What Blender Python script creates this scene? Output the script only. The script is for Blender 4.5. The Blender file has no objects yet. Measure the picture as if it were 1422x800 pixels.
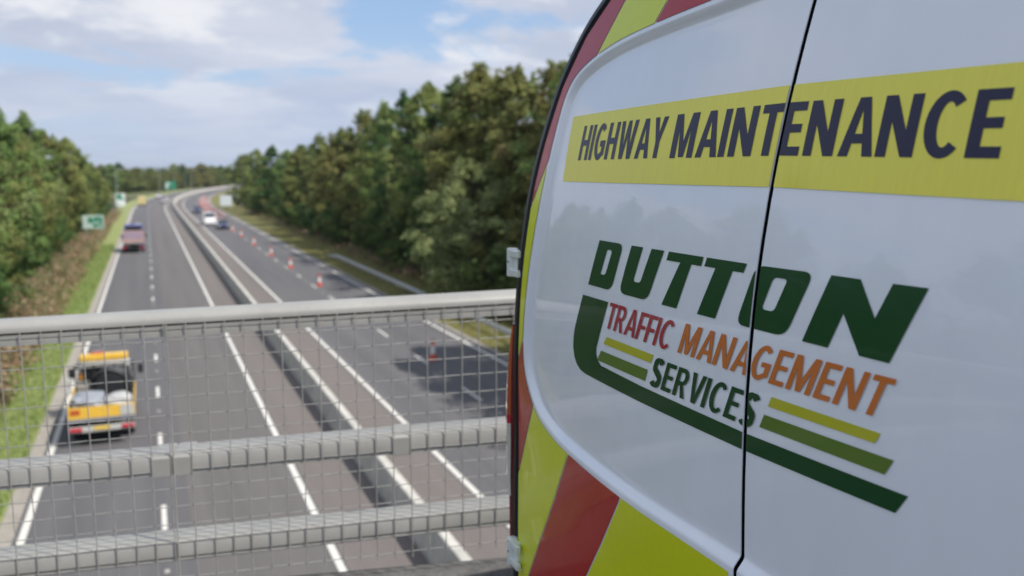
import bpy, bmesh, math, random
from mathutils import Vector, Matrix
R = math.radians
random.seed(7)
SC = bpy.context.scene
COL = SC.collection

# ------------------------------------------------------------------ camera, sky, sun, exposure
cam_d = bpy.data.cameras.new("camera")
cam = bpy.data.objects.new("camera", cam_d); COL.objects.link(cam); SC.camera = cam
cam.location = (0, 0, 9.3)
cam.rotation_euler = (R(90 - 7.817), 0, R(-23.0986))
cam_d.sensor_width = 36.0; cam_d.lens = 29.87
cam_d.clip_start = 0.05; cam_d.clip_end = 30000
cam_d.dof.use_dof = True; cam_d.dof.focus_distance = 1.48; cam_d.dof.aperture_fstop = 3.2
cam_d.dof.aperture_blades = 7
SUN_DIR = Vector((0.58, -0.60, 1.0)).normalized()
sun_el = math.asin(SUN_DIR.z); sun_az = math.atan2(SUN_DIR.x, SUN_DIR.y)
sun_d = bpy.data.lights.new("sun", 'SUN'); sun_d.energy = 4.9; sun_d.angle = R(0.53); sun_d.color = (1.0, 0.955, 0.88)
sun = bpy.data.objects.new("sun", sun_d); COL.objects.link(sun)
sun.rotation_euler = SUN_DIR.to_track_quat('Z', 'Y').to_euler(); sun.location = (30, -30, 60)
SC.view_settings.view_transform = 'Standard'; SC.view_settings.look = 'None'
SC.view_settings.exposure = 0.0; SC.view_settings.gamma = 1.0
SC.cycles.use_denoising = True
SC.cycles.max_bounces = 8
SC.cycles.sample_clamp_indirect = 6.0

world = bpy.data.worlds.new("World"); SC.world = world; world.use_nodes = True
wt = world.node_tree; wt.nodes.clear()
def wn(t, **k):
    n = wt.nodes.new(t)
    for a, b in k.items(): setattr(n, a, b)
    return n
def wl(a, b): wt.links.new(a, b)
def wmath(op, a, b=None, c=None, clamp=False):
    n = wn('ShaderNodeMath', operation=op, use_clamp=clamp)
    for i, v in enumerate((a, b, c)):
        if v is None: continue
        if isinstance(v, (int, float)): n.inputs[i].default_value = v
        else: wl(v, n.inputs[i])
    return n.outputs[0]
sky = wn('ShaderNodeTexSky', sky_type='NISHITA'); sky.sun_disc = False
sky.sun_elevation = sun_el; sky.sun_rotation = sun_az
sky.air_density = 1.0; sky.dust_density = 0.6; sky.ozone_density = 1.5
tc = wn('ShaderNodeTexCoord'); sep = wn('ShaderNodeSeparateXYZ'); wl(tc.outputs['Generated'], sep.inputs[0])
zc = wmath('MAXIMUM', sep.outputs[2], 0.0)
den = wmath('ADD', zc, 0.16)
cu = wmath('DIVIDE', sep.outputs[0], den); cv = wmath('DIVIDE', sep.outputs[1], den)
comb = wn('ShaderNodeCombineXYZ'); wl(cu, comb.inputs[0]); wl(cv, comb.inputs[1])
comb.inputs[2].default_value = 3.7
def wnoise(vec, scale, detail, rough, off=(0, 0, 0), dist=0.0):
    mp = wn('ShaderNodeMapping'); wl(vec, mp.inputs[0]); mp.inputs['Location'].default_value = off
    n = wn('ShaderNodeTexNoise'); wl(mp.outputs[0], n.inputs['Vector'])
    n.inputs['Scale'].default_value = scale; n.inputs['Detail'].default_value = detail
    n.inputs['Roughness'].default_value = rough; n.inputs['Distortion'].default_value = dist
    return n.outputs['Fac']
def wramp(fac, a, b):
    n = wn('ShaderNodeMapRange'); n.interpolation_type = 'SMOOTHSTEP'
    wl(fac, n.inputs[0]); n.inputs[1].default_value = a; n.inputs[2].default_value = b
    return n.outputs[0]
def wmix(f, a, b):
    n = wn('ShaderNodeMixRGB')
    for i, v in enumerate((f, a, b)):
        if isinstance(v, (int, float)): n.inputs[i].default_value = v
        elif isinstance(v, tuple): n.inputs[i].default_value = (*v, 1)
        else: wl(v, n.inputs[i])
    return n.outputs[0]
CLOUD_OFF = (4.4, 5.5, 0.0)
cover = wramp(wnoise(comb.outputs[0], 1.05, 7, 0.56, CLOUD_OFF, 0.35), 0.395, 0.485)
puff = wramp(wnoise(comb.outputs[0], 1.9, 8, 0.58, (CLOUD_OFF[0] + 4.0, CLOUD_OFF[1] + 2.2, 1.0), 0.25), 0.48, 0.66)
shade = wramp(wnoise(comb.outputs[0], 1.3, 5, 0.55, (7.7, 1.1, 5.0)), 0.34, 0.66)
low = wramp(zc, 0.165, 0.03)                                # a level grey-blue sheet of cloud low in the sky, all round
c_grey = wmix(shade, (4.5, 5.0, 6.2), (5.7, 6.05, 7.0))
c_all = wmix(wmath('MULTIPLY', puff, 0.85), c_grey, (7.7, 7.8, 8.1))
skyb = wmix(0.45, sky.outputs[0], (3.7, 5.5, 8.8))
s1 = wmix(cover, skyb, c_all)
low_c = wmix(shade, (4.1, 4.95, 6.6), (4.9, 5.5, 6.8))
s2 = wmix(wmath('MULTIPLY', low, 0.78), s1, low_c)
bg = wn('ShaderNodeBackground'); bg.inputs[1].default_value = 0.116
wl(s2, bg.inputs[0]); wo = wn('ShaderNodeOutputWorld'); wl(bg.outputs[0], wo.inputs[0])

# ------------------------------------------------------------------ materials
MATS = {}
def mat(name, col, rough=0.6, metal=0.0, var=0.0, vscale=4.0, bump=0.0, bscale=40.0, coat=0.0, spec=0.5,
        rnd=0.0, trans=0.0, col2=None, island=0.0, mapping=(1, 1, 1)):
    if name in MATS: return MATS[name]
    m = bpy.data.materials.new(name); m.use_nodes = True; MATS[name] = m
    t = m.node_tree; p = t.nodes['Principled BSDF']
    p.inputs['Base Color'].default_value = (*col, 1); p.inputs['Roughness'].default_value = rough
    p.inputs['Metallic'].default_value = metal; p.inputs['Specular IOR Level'].default_value = spec
    if coat: p.inputs['Coat Weight'].default_value = coat; p.inputs['Coat Roughness'].default_value = 0.02
    tcn = t.nodes.new('ShaderNodeTexCoord')
    mpn = t.nodes.new('ShaderNodeMapping'); mpn.inputs['Scale'].default_value = mapping
    t.links.new(tcn.outputs['Object'], mpn.inputs[0])
    cur = None
    if var:
        n = t.nodes.new('ShaderNodeTexNoise'); n.inputs['Scale'].default_value = vscale; n.inputs['Detail'].default_value = 8
        n.inputs['Roughness'].default_value = 0.62
        t.links.new(mpn.outputs[0], n.inputs['Vector'])
        mr = t.nodes.new('ShaderNodeMapRange'); mr.inputs[1].default_value = 0.3; mr.inputs[2].default_value = 0.7
        t.links.new(n.outputs['Fac'], mr.inputs[0])
        mx = t.nodes.new('ShaderNodeMixRGB'); t.links.new(mr.outputs[0], mx.inputs[0])
        c2 = col2 if col2 else tuple(min(1, c * (1 + var)) for c in col)
        c1 = col if col2 else tuple(c * (1 - var) for c in col)
        mx.inputs[1].default_value = (*c1, 1); mx.inputs[2].default_value = (*c2, 1)
        cur = mx.outputs[0]
        mr2 = t.nodes.new('ShaderNodeMapRange'); t.links.new(n.outputs['Fac'], mr2.inputs[0])
        mr2.inputs[3].default_value = max(0.0, rough - 0.08); mr2.inputs[4].default_value = min(1.0, rough + 0.08)
        t.links.new(mr2.outputs[0], p.inputs['Roughness'])
    if rnd or island:
        hs = t.nodes.new('ShaderNodeHueSaturation')
        if cur: t.links.new(cur, hs.inputs['Color'])
        else: hs.inputs['Color'].default_value = (*col, 1)
        val = None
        if rnd:
            oi = t.nodes.new('ShaderNodeObjectInfo')
            a = t.nodes.new('ShaderNodeMapRange'); t.links.new(oi.outputs['Random'], a.inputs[0])
            a.inputs[3].default_value = 0.5 - 0.05 * rnd; a.inputs[4].default_value = 0.5 + 0.035 * rnd
            t.links.new(a.outputs[0], hs.inputs['Hue'])
        if island:
            g = t.nodes.new('ShaderNodeNewGeometry')
            b = t.nodes.new('ShaderNodeMapRange'); t.links.new(g.outputs['Random Per Island'], b.inputs[0])
            b.inputs[3].default_value = 1 - island; b.inputs[4].default_value = 1 + island
            t.links.new(b.outputs[0], hs.inputs['Value'])
        cur = hs.outputs[0]
    if cur: t.links.new(cur, p.inputs['Base Color'])
    if bump:
        n2 = t.nodes.new('ShaderNodeTexNoise'); n2.inputs['Scale'].default_value = bscale; n2.inputs['Detail'].default_value = 5
        t.links.new(mpn.outputs[0], n2.inputs['Vector'])
        bp = t.nodes.new('ShaderNodeBump'); bp.inputs['Strength'].default_value = bump; bp.inputs['Distance'].default_value = 0.02
        t.links.new(n2.outputs['Fac'], bp.inputs['Height']); t.links.new(bp.outputs[0], p.inputs['Normal'])
    if trans:
        out = t.nodes['Material Output']
        tr = t.nodes.new('ShaderNodeBsdfTranslucent'); ms = t.nodes.new('ShaderNodeMixShader'); ms.inputs[0].default_value = trans
        if cur: t.links.new(cur, tr.inputs[0])
        else: tr.inputs[0].default_value = (*col, 1)
        t.links.new(p.outputs[0], ms.inputs[1]); t.links.new(tr.outputs[0], ms.inputs[2]); t.links.new(ms.outputs[0], out.inputs[0])
    return m

M_WHITE = mat('van_white_paint', (0.87, 0.905, 0.96), 0.35, coat=1.0, var=0.02, vscale=9, mapping=(1, 1.5, .5))
M_BLACK = mat('black_rubber', (0.012, 0.012, 0.014), 0.45)
M_GAP = mat('dark_gap', (0.004, 0.004, 0.005), 0.9, spec=0.1)
M_BANDY = mat('yellow_vinyl', (0.90, 0.82, 0.09), 0.4, coat=0.2, var=0.04, vscale=30, mapping=(1, 6, 0.4))
M_NAVY = mat('navy_vinyl', (0.007, 0.009, 0.048), 0.36, coat=0.15, spec=.35)
M_DGREEN = mat('dark_green_vinyl', (0.004, 0.062, 0.014), 0.32, coat=0.15, spec=.35)
M_ORANGE = mat('orange_vinyl', (0.62, 0.175, 0.028), 0.38, coat=0.3)
M_RED = mat('red_vinyl', (0.42, 0.02, 0.035), 0.38, coat=0.3)
M_LIME = mat('lime_vinyl', (0.52, 0.52, 0.02), 0.38, coat=0.3)
M_OLIVE = mat('olive_vinyl', (0.11, 0.20, 0.02), 0.38, coat=0.3)
M_CHEVY = mat('fluorescent_yellow_tape', (0.70, 0.76, 0.002), 0.35, coat=0.25, var=0.03, vscale=50)
M_CHEVR = mat('red_reflective_tape', (0.46, 0.014, 0.012), 0.36, coat=0.35, spec=.3, var=0.12, vscale=30, mapping=(1, 8, 1))
M_LAMPR = mat('red_lamp_lens', (0.16, 0.005, 0.010), 0.12, coat=1.0)
M_TAILR = mat('bright_red_lens', (0.55, 0.012, 0.03), 0.12, coat=1.0)
M_LAMPO = mat('amber_lamp_lens', (0.52, 0.10, 0.022), 0.12, coat=1.0)
M_LAMPW = mat('clear_lamp_lens', (0.72, 0.70, 0.60), 0.12, coat=1.0)
M_HINGE = mat('hinge_white_paint', (0.74, 0.78, 0.74), 0.35, coat=0.6)
M_GLASS = mat('dark_glass', (0.02, 0.025, 0.03), 0.06, coat=0.6)
M_TYRE = mat('tyre_rubber', (0.02, 0.02, 0.022), 0.8)
M_STEEL = mat('galvanised_steel', (0.375, 0.365, 0.335), 0.46, metal=0.2, var=0.09, vscale=5, bump=0.04, bscale=90)
M_RAIL = mat('crash_barrier_steel', (0.52, 0.53, 0.53), 0.4, metal=0.3, var=0.1, vscale=3)
M_WIRE = mat('mesh_wire', (0.30, 0.295, 0.28), 0.5, metal=0.1, var=0.2, vscale=14)
M_RIM = mat('alloy_rim', (0.55, 0.55, 0.57), 0.3, metal=0.8)
M_CONC = mat('concrete', (0.52, 0.50, 0.455), 0.9, var=0.22, vscale=1.6, bump=0.25, bscale=30)
M_PLINTH = mat('plinth_concrete', (0.12, 0.115, 0.11), 0.9, var=0.35, vscale=22, bump=0.5, bscale=90)
M_DECK = mat('deck_asphalt', (0.06, 0.06, 0.065), 0.9, var=0.4, vscale=60, bump=0.5, bscale=200)
M_PAINT = mat('road_white_paint', (0.66, 0.64, 0.59), 0.7, var=0.08, vscale=3)

# ------------------------------------------------------------------ mesh helpers
class MB:
    def __init__(s): s.v = []; s.f = []; s.mi = []; s.ms = []
    def _m(s, m):
        if m not in s.ms: s.ms.append(m)
        return s.ms.index(m)
    def add(s, vs, fs, m=None):
        o = len(s.v); s.v += [tuple(v) for v in vs]
        k = s._m(m) if m else 0
        for f in fs: s.f.append([i + o for i in f]); s.mi.append(k)
        return s
    def box(s, c, d, m=None, taper=1.0, rz=0.0):
        x, y, z = (k / 2 for k in d); vs = []
        for zz in (-1, 1):
            k = taper if zz > 0 else 1
            for xx, yy in ((-1, -1), (1, -1), (1, 1), (-1, 1)):
                px, py = xx * x * k, yy * y * k
                vs.append((c[0] + px * math.cos(rz) - py * math.sin(rz), c[1] + px * math.sin(rz) + py * math.cos(rz), c[2] + zz * z))
        return s.add(vs, [(3, 2, 1, 0), (4, 5, 6, 7), (0, 1, 5, 4), (1, 2, 6, 5), (2, 3, 7, 6), (3, 0, 4, 7)], m)
    def tube(s, pts, r, n=6, m=None, cap=True):
        pts = [Vector(p) for p in pts]; vs = []; rs = r if isinstance(r, (list, tuple)) else [r] * len(pts)
        for i, p in enumerate(pts):
            t = (pts[min(i + 1, len(pts) - 1)] - pts[max(i - 1, 0)]).normalized()
            a = t.orthogonal().normalized() if abs(t.z) > 0.9 else t.cross(Vector((0, 0, 1))).normalized()
            b = t.cross(a)
            for k in range(n):
                q = 2 * math.pi * k / n; vs.append(p + (a * math.cos(q) + b * math.sin(q)) * rs[i])
        fs = [(i * n + k, i * n + (k + 1) % n, (i + 1) * n + (k + 1) % n, (i + 1) * n + k) for i in range(len(pts) - 1) for k in range(n)]
        if cap: fs += [tuple(range(n))[::-1], tuple((len(pts) - 1) * n + k for k in range(n))]
        return s.add(vs, fs, m)
    def loft(s, rings, m=None, closed=True, caps=True):
        n = len(rings[0]); vs = [p for r in rings for p in r]
        fs = []
        for i in range(len(rings) - 1):
            for k in range(n if closed else n - 1):
                fs.append((i * n + k, i * n + (k + 1) % n, (i + 1) * n + (k + 1) % n, (i + 1) * n + k))
        if caps and closed: fs += [tuple(range(n))[::-1], tuple((len(rings) - 1) * n + k for k in range(n))]
        return s.add(vs, fs, m)
    def build(s, name, m=None, parent=None, smooth=False, bevel=0.0, loc=None):
        me = bpy.data.meshes.new(name); me.from_pydata(s.v, [], s.f)
        for k in (s.ms or [m]): me.materials.append(k)
        if s.ms: me.polygons.foreach_set('material_index', s.mi)
        return finish(me, name, parent, smooth, bevel, loc)
def finish(me, name, parent=None, smooth=False, bevel=0.0, loc=None):
    bm = bmesh.new(); bm.from_mesh(me)
    if bevel: bmesh.ops.bevel(bm, geom=[e for e in bm.edges if len(e.link_faces) == 2 and e.calc_face_angle(0) > 0.5], offset=bevel, segments=2, affect='EDGES', profile=0.6)
    bmesh.ops.recalc_face_normals(bm, faces=bm.faces); bm.to_mesh(me); bm.free()
    if smooth:
        me.polygons.foreach_set('use_smooth', [True] * len(me.polygons))
        try: me.set_sharp_from_angle(angle=R(38))
        except Exception: pass
    o = bpy.data.objects.new(name, me); COL.objects.link(o)
    if parent: o.parent = parent
    if loc: o.location = loc
    return o
def tag(o, label, cat, group=None, kind=None):
    o['label'] = label; o['category'] = cat
    if group: o['group'] = group
    if kind: o['kind'] = kind
    return o
def thing(name, label, cat, loc=(0, 0, 0), rz=0.0, group=None):
    o = bpy.data.objects.new(name, None); COL.objects.link(o); o.location = loc; o.rotation_euler = (0, 0, rz)
    o.empty_display_size = 0.2
    return tag(o, label, cat, group)
def struct(o, label=None, kind='structure'):
    o['kind'] = kind
    if label: o['label'] = label
    return o
def copy_tree(o, parent=None):
    c = o.copy(); COL.objects.link(c)
    if parent: c.parent = parent
    for ch in list(o.children): copy_tree(ch, c)
    return c
def sheet(name, rows, m, z, parent=None, kind=None):
    """rows: list of lists of (x, y) making a strip surface"""
    b = MB(); n = len(rows[0])
    b.add([(x, y, z) for r in rows for x, y in r], [(i * n + k, i * n + k + 1, (i + 1) * n + k + 1, (i + 1) * n + k) for i in range(len(rows) - 1) for k in range(n - 1)])
    o = b.build(name, m, parent)
    for p in o.data.polygons:
        if p.normal.z < 0: o.data.flip_normals(); break
    if kind: o['kind'] = kind
    return o

# ------------------------------------------------------------------ ground, road
def cx(y):                                   # the road runs straight, then bends to the right in the distance
    if y < 215: return 0.0
    if y < 450: return 0.0004 * (y - 215) ** 2
    return 0.0004 * 235 ** 2 + 0.188 * (y - 450)
YS = [-60, -20, 0, 20, 40, 60, 90, 120, 150, 180, 210] + list(range(230, 700, 20)) + [760, 840, 950, 1100]
def strip(name, x0, x1, m, z, parent=None, kind=None, y0=-60, y1=1100):
    ys = [y0] + [y for y in YS if y0 < y < y1] + [y1]
    return sheet(name, [[(cx(y) + x0, y), (cx(y) + x1, y)] for y in ys], m, z, parent, kind)

M_FIELD = mat('field_grass', (0.075, 0.105, 0.028), 1.0, var=0.3, vscale=0.02, col2=(0.12, 0.12, 0.045), bump=0.6, bscale=3)
M_VERGE = mat('verge_grass', (0.20, 0.265, 0.075), 1.0, var=0.3, vscale=0.7, col2=(0.28, 0.285, 0.11), bump=0.8, bscale=18)
M_VERGE2 = mat('dry_verge_grass', (0.11, 0.125, 0.028), 1.0, var=0.3, vscale=0.6, col2=(0.20, 0.17, 0.055), bump=0.8, bscale=18)
M_ASPH = mat('worn_asphalt', (0.094, 0.092, 0.097), 0.9, var=0.1, vscale=0.8, col2=(0.134, 0.130, 0.134), bump=0.35, bscale=60, mapping=(1.5, 0.035, 1))
M_ASPH2 = mat('brown_asphalt', (0.143, 0.125, 0.117), 0.9, var=0.1, vscale=0.6, col2=(0.180, 0.158, 0.146), bump=0.35, bscale=60, mapping=(1.5, 0.035, 1))
M_KERB = mat('channel_concrete', (0.33, 0.30, 0.26), 0.9, var=0.2, vscale=2, bump=0.3, bscale=30)

G = 9000
struct(sheet('ground', [[(-G, -400), (-60, -400), (60, -400), (G, -400)], [(-G, 0), (-60, 0), (60, 0), (G, 0)], [(-G, G), (-60, G), (60, G), (G, G)]], M_FIELD, -0.03), 'green fields reaching the horizon')
road = struct(strip('road', -3.62, 16.1, M_ASPH, 0.0), 'grey dual carriageway bending right in the distance')
strip('hard_strip', 3.9, 8.2, M_ASPH2, 0.004, road)
M_ASPHB = mat('warm_asphalt_lane', (0.112, 0.104, 0.102), 0.9, var=0.1, vscale=0.8, col2=(0.150, 0.139, 0.136), bump=0.35, bscale=60, mapping=(1.5, 0.035, 1))
strip('lane_surface', 0.6, 3.6, M_ASPHB, 0.003, road)
for x in (-3.42, 3.75, 8.37, 15.62): strip('edge_line', x - 0.09, x + 0.09, M_PAINT, 0.008, road, y1=640)
def dash(x, y, L):
    rows = [[(cx(q) + x - 0.065, q), (cx(q) + x + 0.065, q)] for q in (y, y + L)]
    return sheet('lane_dash', rows, M_PAINT, 0.008, road)
for k in range(-3, 46): dash(-0.05, 23.0 + 7.2 * k, 1.85)
for k in range(-4, 44): dash(12.13, 31.6 + 7.4 * k, 2.35)
M_STUD = mat('road_stud', (0.42, 0.41, 0.38), 0.5)
stud = MB().box((0, 0, 0.012), (0.12, 0.16, 0.024), None, 0.7)
so = stud.build('road_stud', M_STUD, road, loc=(-0.05, 27.8, 0.008))
for x, ph in ((-0.05, 27.8), (12.13, 36.9)):
    for k in range(-1, 12):
        if k == 0 and x < 0: continue
        c = so.copy(); COL.objects.link(c); c.location = (x, ph + 7.3 * k, 0.008)
struct(strip('kerb', -4.05, -3.62, M_KERB, 0.012), 'pale concrete channel along the left edge')
struct(strip('kerb', 16.1, 16.35, M_KERB, 0.012), 'pale concrete channel along the right edge')
struct(strip('grass_verge', -7.5, -4.05, M_VERGE, 0.03, y1=640), 'bright grass verge left of the road')
struct(strip('grass_verge', 16.35, 22.5, M_VERGE2, 0.03, y1=640), 'yellowing grass verge right of the road')
struct(strip('woodland_floor', -60, -7.5, mat('leaf_litter', (0.05, 0.05, 0.022), 1.0, var=0.3, vscale=0.5), 0.02, y1=330))
struct(strip('woodland_floor', 22.5, 80, MATS['leaf_litter'], 0.02, y1=330))

# central concrete barrier
wall = thing('concrete_barrier', 'long low concrete barrier with a shaded face between the two carriageways', 'barrier', (6.0, 0, 0))
PROF = [(-0.27, 0.0), (-0.27, 0.12), (-0.15, 0.88), (-0.13, 0.9), (0.09, 0.9), (0.11, 0.88), (0.23, 0.12), (0.23, 0.0)]
ys = []; y = -50.0
while y < 620: ys.append(y); y += 6.0
for i in range(len(ys) - 1):                     # cast in six-metre lengths with open joints
    a, b_ = ys[i] + 0.012, ys[i + 1] - 0.012
    MB().loft([[(cx(q) + x, q, z) for x, z in PROF] for q in (a, b_)]).build('barrier_unit', M_CONC, wall)

# far hills
M_HILL = mat('far_hill_woods', (0.055, 0.075, 0.04), 1.0, var=0.3, vscale=0.002)
hb = MB(); nx = 60; rows = []
for i in range(nx + 1):
    a = -1.2 + 2.9 * i / nx; d = 6500
    h = 32 + 12 * math.sin(a * 9) + 8 * math.sin(a * 23 + 1)
    rows.append([(d * math.sin(a), d * math.cos(a), -1), (1.1 * d * math.sin(a), 1.1 * d * math.cos(a), h), (1.3 * d * math.sin(a), 1.3 * d * math.cos(a), -1)])
hb.loft(rows, closed=False, caps=False); struct(hb.build('hills', M_HILL, smooth=True), 'faint blue hills on the horizon')

# ------------------------------------------------------------------ bridge deck the van stands on
SK = math.tan(R(12))
def deckpt(x, c): return (x, c - SK * x)
DZ = 7.68
b = MB()
def slab(b, c0, c1, z0, z1, x0=-45, x1=45):
    p = [deckpt(x0, c0), deckpt(x1, c0), deckpt(x1, c1), deckpt(x0, c1)]
    b.add([(x, y, z0) for x, y in p] + [(x, y, z1) for x, y in p], [(3, 2, 1, 0), (4, 5, 6, 7), (0, 1, 5, 4), (1, 2, 6, 5), (2, 3, 7, 6), (3, 0, 4, 7)])
slab(b, -9.0, 2.80, DZ - 1.1, DZ)
bridge = struct(b.build('bridge_deck', M_DECK), 'dark asphalt of the overbridge under the van')
b = MB(); slab(b, 2.804, 3.28, DZ - 1.3, DZ + 0.07); b.build('parapet_plinth', M_PLINTH, bridge)
b = MB(); slab(b, -9.45, -9.004, DZ - 1.3, DZ + 0.07); b.build('parapet_plinth', M_PLINTH, bridge)
for xx in (-7.2, 6.0, 19.5):
    b = MB()
    for k in range(4): b.tube([(xx, -8 + k * 3.4 - SK * xx, 0), (xx, -8 + k * 3.4 - SK * xx, DZ - 1.1)], 0.4, 12)
    b.build('bridge_pier', M_CONC, bridge, smooth=True)

# ------------------------------------------------------------------ parapet fence (s along the bridge, q behind the mesh, z)
fence = thing('parapet_fence', 'grey galvanised bridge parapet with three rails and square wire mesh', 'fence', (0, 3.196, 9.3), R(-12))
SL = 0.030
def rail(name, prof, s0, s1, m=M_STEEL, gap=0.0):
    return MB().loft([[(s, q, z + SL * s) for q, z in prof] for s in (s0, s1)]).build(name, m, fence, smooth=True)
TOP = [(0, -.534), (0, -.520), (.004, -.512), (.014, -.503), (.035, -.496), (.07, -.492), (.105, -.496), (.128, -.505), (.138, -.516), (.138, -.534)]
CLAMP = [(.003, -.579), (.003, -.562), (.007, -.560), (.007, -.557), (.003, -.555), (.003, -.542), (.05, -.542), (.05, -.579)]
def midprof(z): return [(.004, z - .073), (.004, z - .059), (.010, z - .058), (.010, z - .056), (0, z - .055), (0, z - .010), (.003, z - .003), (.010, z), (.125, z + .002), (.134, z - .004), (.136, z - .073)]
S0, S1 = -6.0, 6.0
rail('top_rail', TOP, S0, S1); rail('mesh_clamp', CLAMP, S0, S1)
rail('middle_rail', midprof(-1.014), S0, S1); rail('bottom_rail', midprof(-1.343), S0, S1)
def sleeve(z, s0, s1):
    p = [(-.003, z - .078), (-.004, z - .008), (.002, z + .002), (.012, z + .004), (.137, z + .005), (.140, z - .078)]
    MB().loft([[(s, q, zz + SL * s) for q, zz in p] for s in (s0, s1)]).build('rail_sleeve', M_STEEL, fence, bevel=0.003)
sleeve(-1.014, -.040, .026); sleeve(-1.014, .034, .098); sleeve(-1.014, .822, .886)
sleeve(-1.343, -2.1, -1.98)
rndw = random.Random(3)
k = -64
while k < 62:
    s = 0.028 + 0.0665 * k
    if k > 0: s = 0.036 + 0.0655 * k
    w = MB(); top, bot = -.534 + SL * s, -1.50 + SL * s
    pts = []; sh = rndw.uniform(-.0012, .0012)
    for t in range(5): pts.append((s + sh + 0.0013 * math.sin(k * 1.7 + t * 1.3), -.0045 + 0.0008 * math.sin(k + t), top + (bot - top) * t / 4))
    w.tube(pts, 0.0020, 6); w.build('vertical_wire', M_WIRE, fence, smooth=True); k += 1
w = MB().tube([(0.0365, -.0045, -.534), (0.0365, -.0045, -1.5)], 0.0028, 6); w.build('vertical_wire', M_WIRE, fence, smooth=True)
for k in range(14):
    z = -.594 - .0680 * k; 
    for a, c in ((S0, .030), (.0345, S1)):
        pts = []
        n = int((c - a) / .0665)
        for t in range(n + 1):
            s = a + (c - a) * t / n
            pts.append((s, .0002 + .0004 * (t % 2), z + SL * s + .0009 * math.sin(t * 0.9 + k * 2.1) + .0005 * math.sin(t * 2.3 + k)))
        MB().tube(pts, 0.0019, 5).build('horizontal_wire', M_WIRE, fence, smooth=True)
for s in (-4.6, -2.04, 2.6, 5.2):
    MB().box((s, .085, -1.06 + SL * s), (.09, .09, 1.02)).build('post', M_STEEL, fence, bevel=.008)
    MB().box((s, .085, -1.545 + SL * s), (.2, .16, .02)).build('base_plate', M_STEEL, fence, bevel=.003)

# ------------------------------------------------------------------ the van
VO = Vector((0.80, 1.0, DZ))  # van fitted from image pixels; place and sizes below prescaled about the camera
van = thing('van', 'white highway maintenance van seen from behind, parked beside the bridge parapet', 'van', VO)
PX = (-0.12880494, -0.03905198, 0.25126083, 0.18728868, 0.84266303)
def X0(z):
    z = max(z - 1.62, -0.75); r = 0.0
    for c in PX: r = r * z + c
    return r - 0.80
def S(y, z): return X0(z) + 0.05 * (abs(y) / 0.95) ** 2.4
REC = 0.015                                     # depth of the pressed panel in each door
OUT = [(0.0, 1.9155), (.222, 1.904), (.404, 1.894), (.565, 1.880), (.68, 1.858), (.752, 1.830), (.785, 1.792), (.7965, 1.735), (.8065, 1.650),
       (.8230, 1.533), (.8455, 1.412), (.8675, 1.296), (.8800, 1.205), (.8680, 1.128), (.802, 1.059), (.7115, 1.029), (.5963, 1.0155), (.3514, 1.007), (.114, 1.0105), (0.0, 1.0115)]
EDGE = [(0.0, 2.085), (.35, 2.078), (.50, 2.058), (.60, 2.030), (.678, 1.989), (.759, 1.924), (.826, 1.817), (.863, 1.685), (.884, 1.5785), (.895, 1.477), (.903, 1.400),
        (.910, 1.334), (.920, 1.229), (.928, 1.150), (.949, .952), (.963, .846), (.966, .700), (.964, .5675), (.945, .46), (.88, .43), (0.0, .43)]
def catmull(pts, n):
    P = [Vector((2 * pts[0][0] - pts[1][0], pts[1][1]))] + [Vector(p) for p in pts] + [Vector((-pts[-2][0], pts[-2][1]))]
    P[0] = Vector((-pts[1][0], pts[1][1])); out = []
    for i in range(1, len(P) - 2):
        for t in range(n):
            u = t / n; a, b_, c, d = P[i - 1], P[i], P[i + 1], P[i + 2]
            out.append(0.5 * ((2 * b_) + (c - a) * u + (2 * a - 5 * b_ + 4 * c - d) * u * u + (3 * b_ - a - 3 * c + d) * u ** 3))
    out.append(P[-2]); return out
CEN = Vector((0.0, 1.47))
oh = catmull(OUT, 6)
OL = oh + [Vector((-p.x, p.y)) for p in oh[-2:0:-1]]                     # closed outline of the pressed panel (y, z)
NO = len(OL)
def normal_at(i):
    t = (OL[(i + 1) % NO] - OL[i - 1]).normalized(); n = Vector((t.y, -t.x))
    if n.dot(OL[i] - CEN) < 0: n = -n
    return n
NRM = [normal_at(i) for i in range(NO)]
eh = [Vector(p) for p in EDGE]; EL = eh + [Vector((-p.x, p.y)) for p in eh[-2:0:-1]]
def ray_edge(d, poly=EL):
    best = 9
    for i in range(len(poly)):
        a, b_ = poly[i], poly[(i + 1) % len(poly)]; e = b_ - a; den = d.x * e.y - d.y * e.x
        if abs(den) < 1e-9: continue
        w = a - CEN; t = (w.x * e.y - w.y * e.x) / den; u = (w.x * d.y - w.y * d.x) / den
        if t > 0 and -1e-6 <= u <= 1 + 1e-6: best = min(best, t)
    return CEN + d * best
BD = [ray_edge((OL[i] - CEN).normalized()) for i in range(NO)]
rings = []                                                        # (list of 2-D points, lift)
for fr in (0.0, .12, .25, .4, .55, .7, .82, .91, .97, 1.0):
    rings.append(([CEN + (OL[i] - NRM[i] * 0.024 - CEN) * fr for i in range(NO)], 0.0))
for t in (.12, .28, .5, .72, .88, 1.0):
    s_ = t * t * (3 - 2 * t); rings.append(([OL[i] - NRM[i] * 0.024 * (1 - t) for i in range(NO)], REC * s_))
for t in (.03, .09, .17, .25, .33, .41, .5, .58, .66, .74, .82, .9, .96):
    rings.append(([OL[i].lerp(BD[i], t) for i in range(NO)], REC))
for t, dd in ((.985, .0012), (.995, .004), (1.0, .010), (1.0, .03)):
    rings.append(([OL[i].lerp(BD[i], t) for i in range(NO)], REC - dd))
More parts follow.
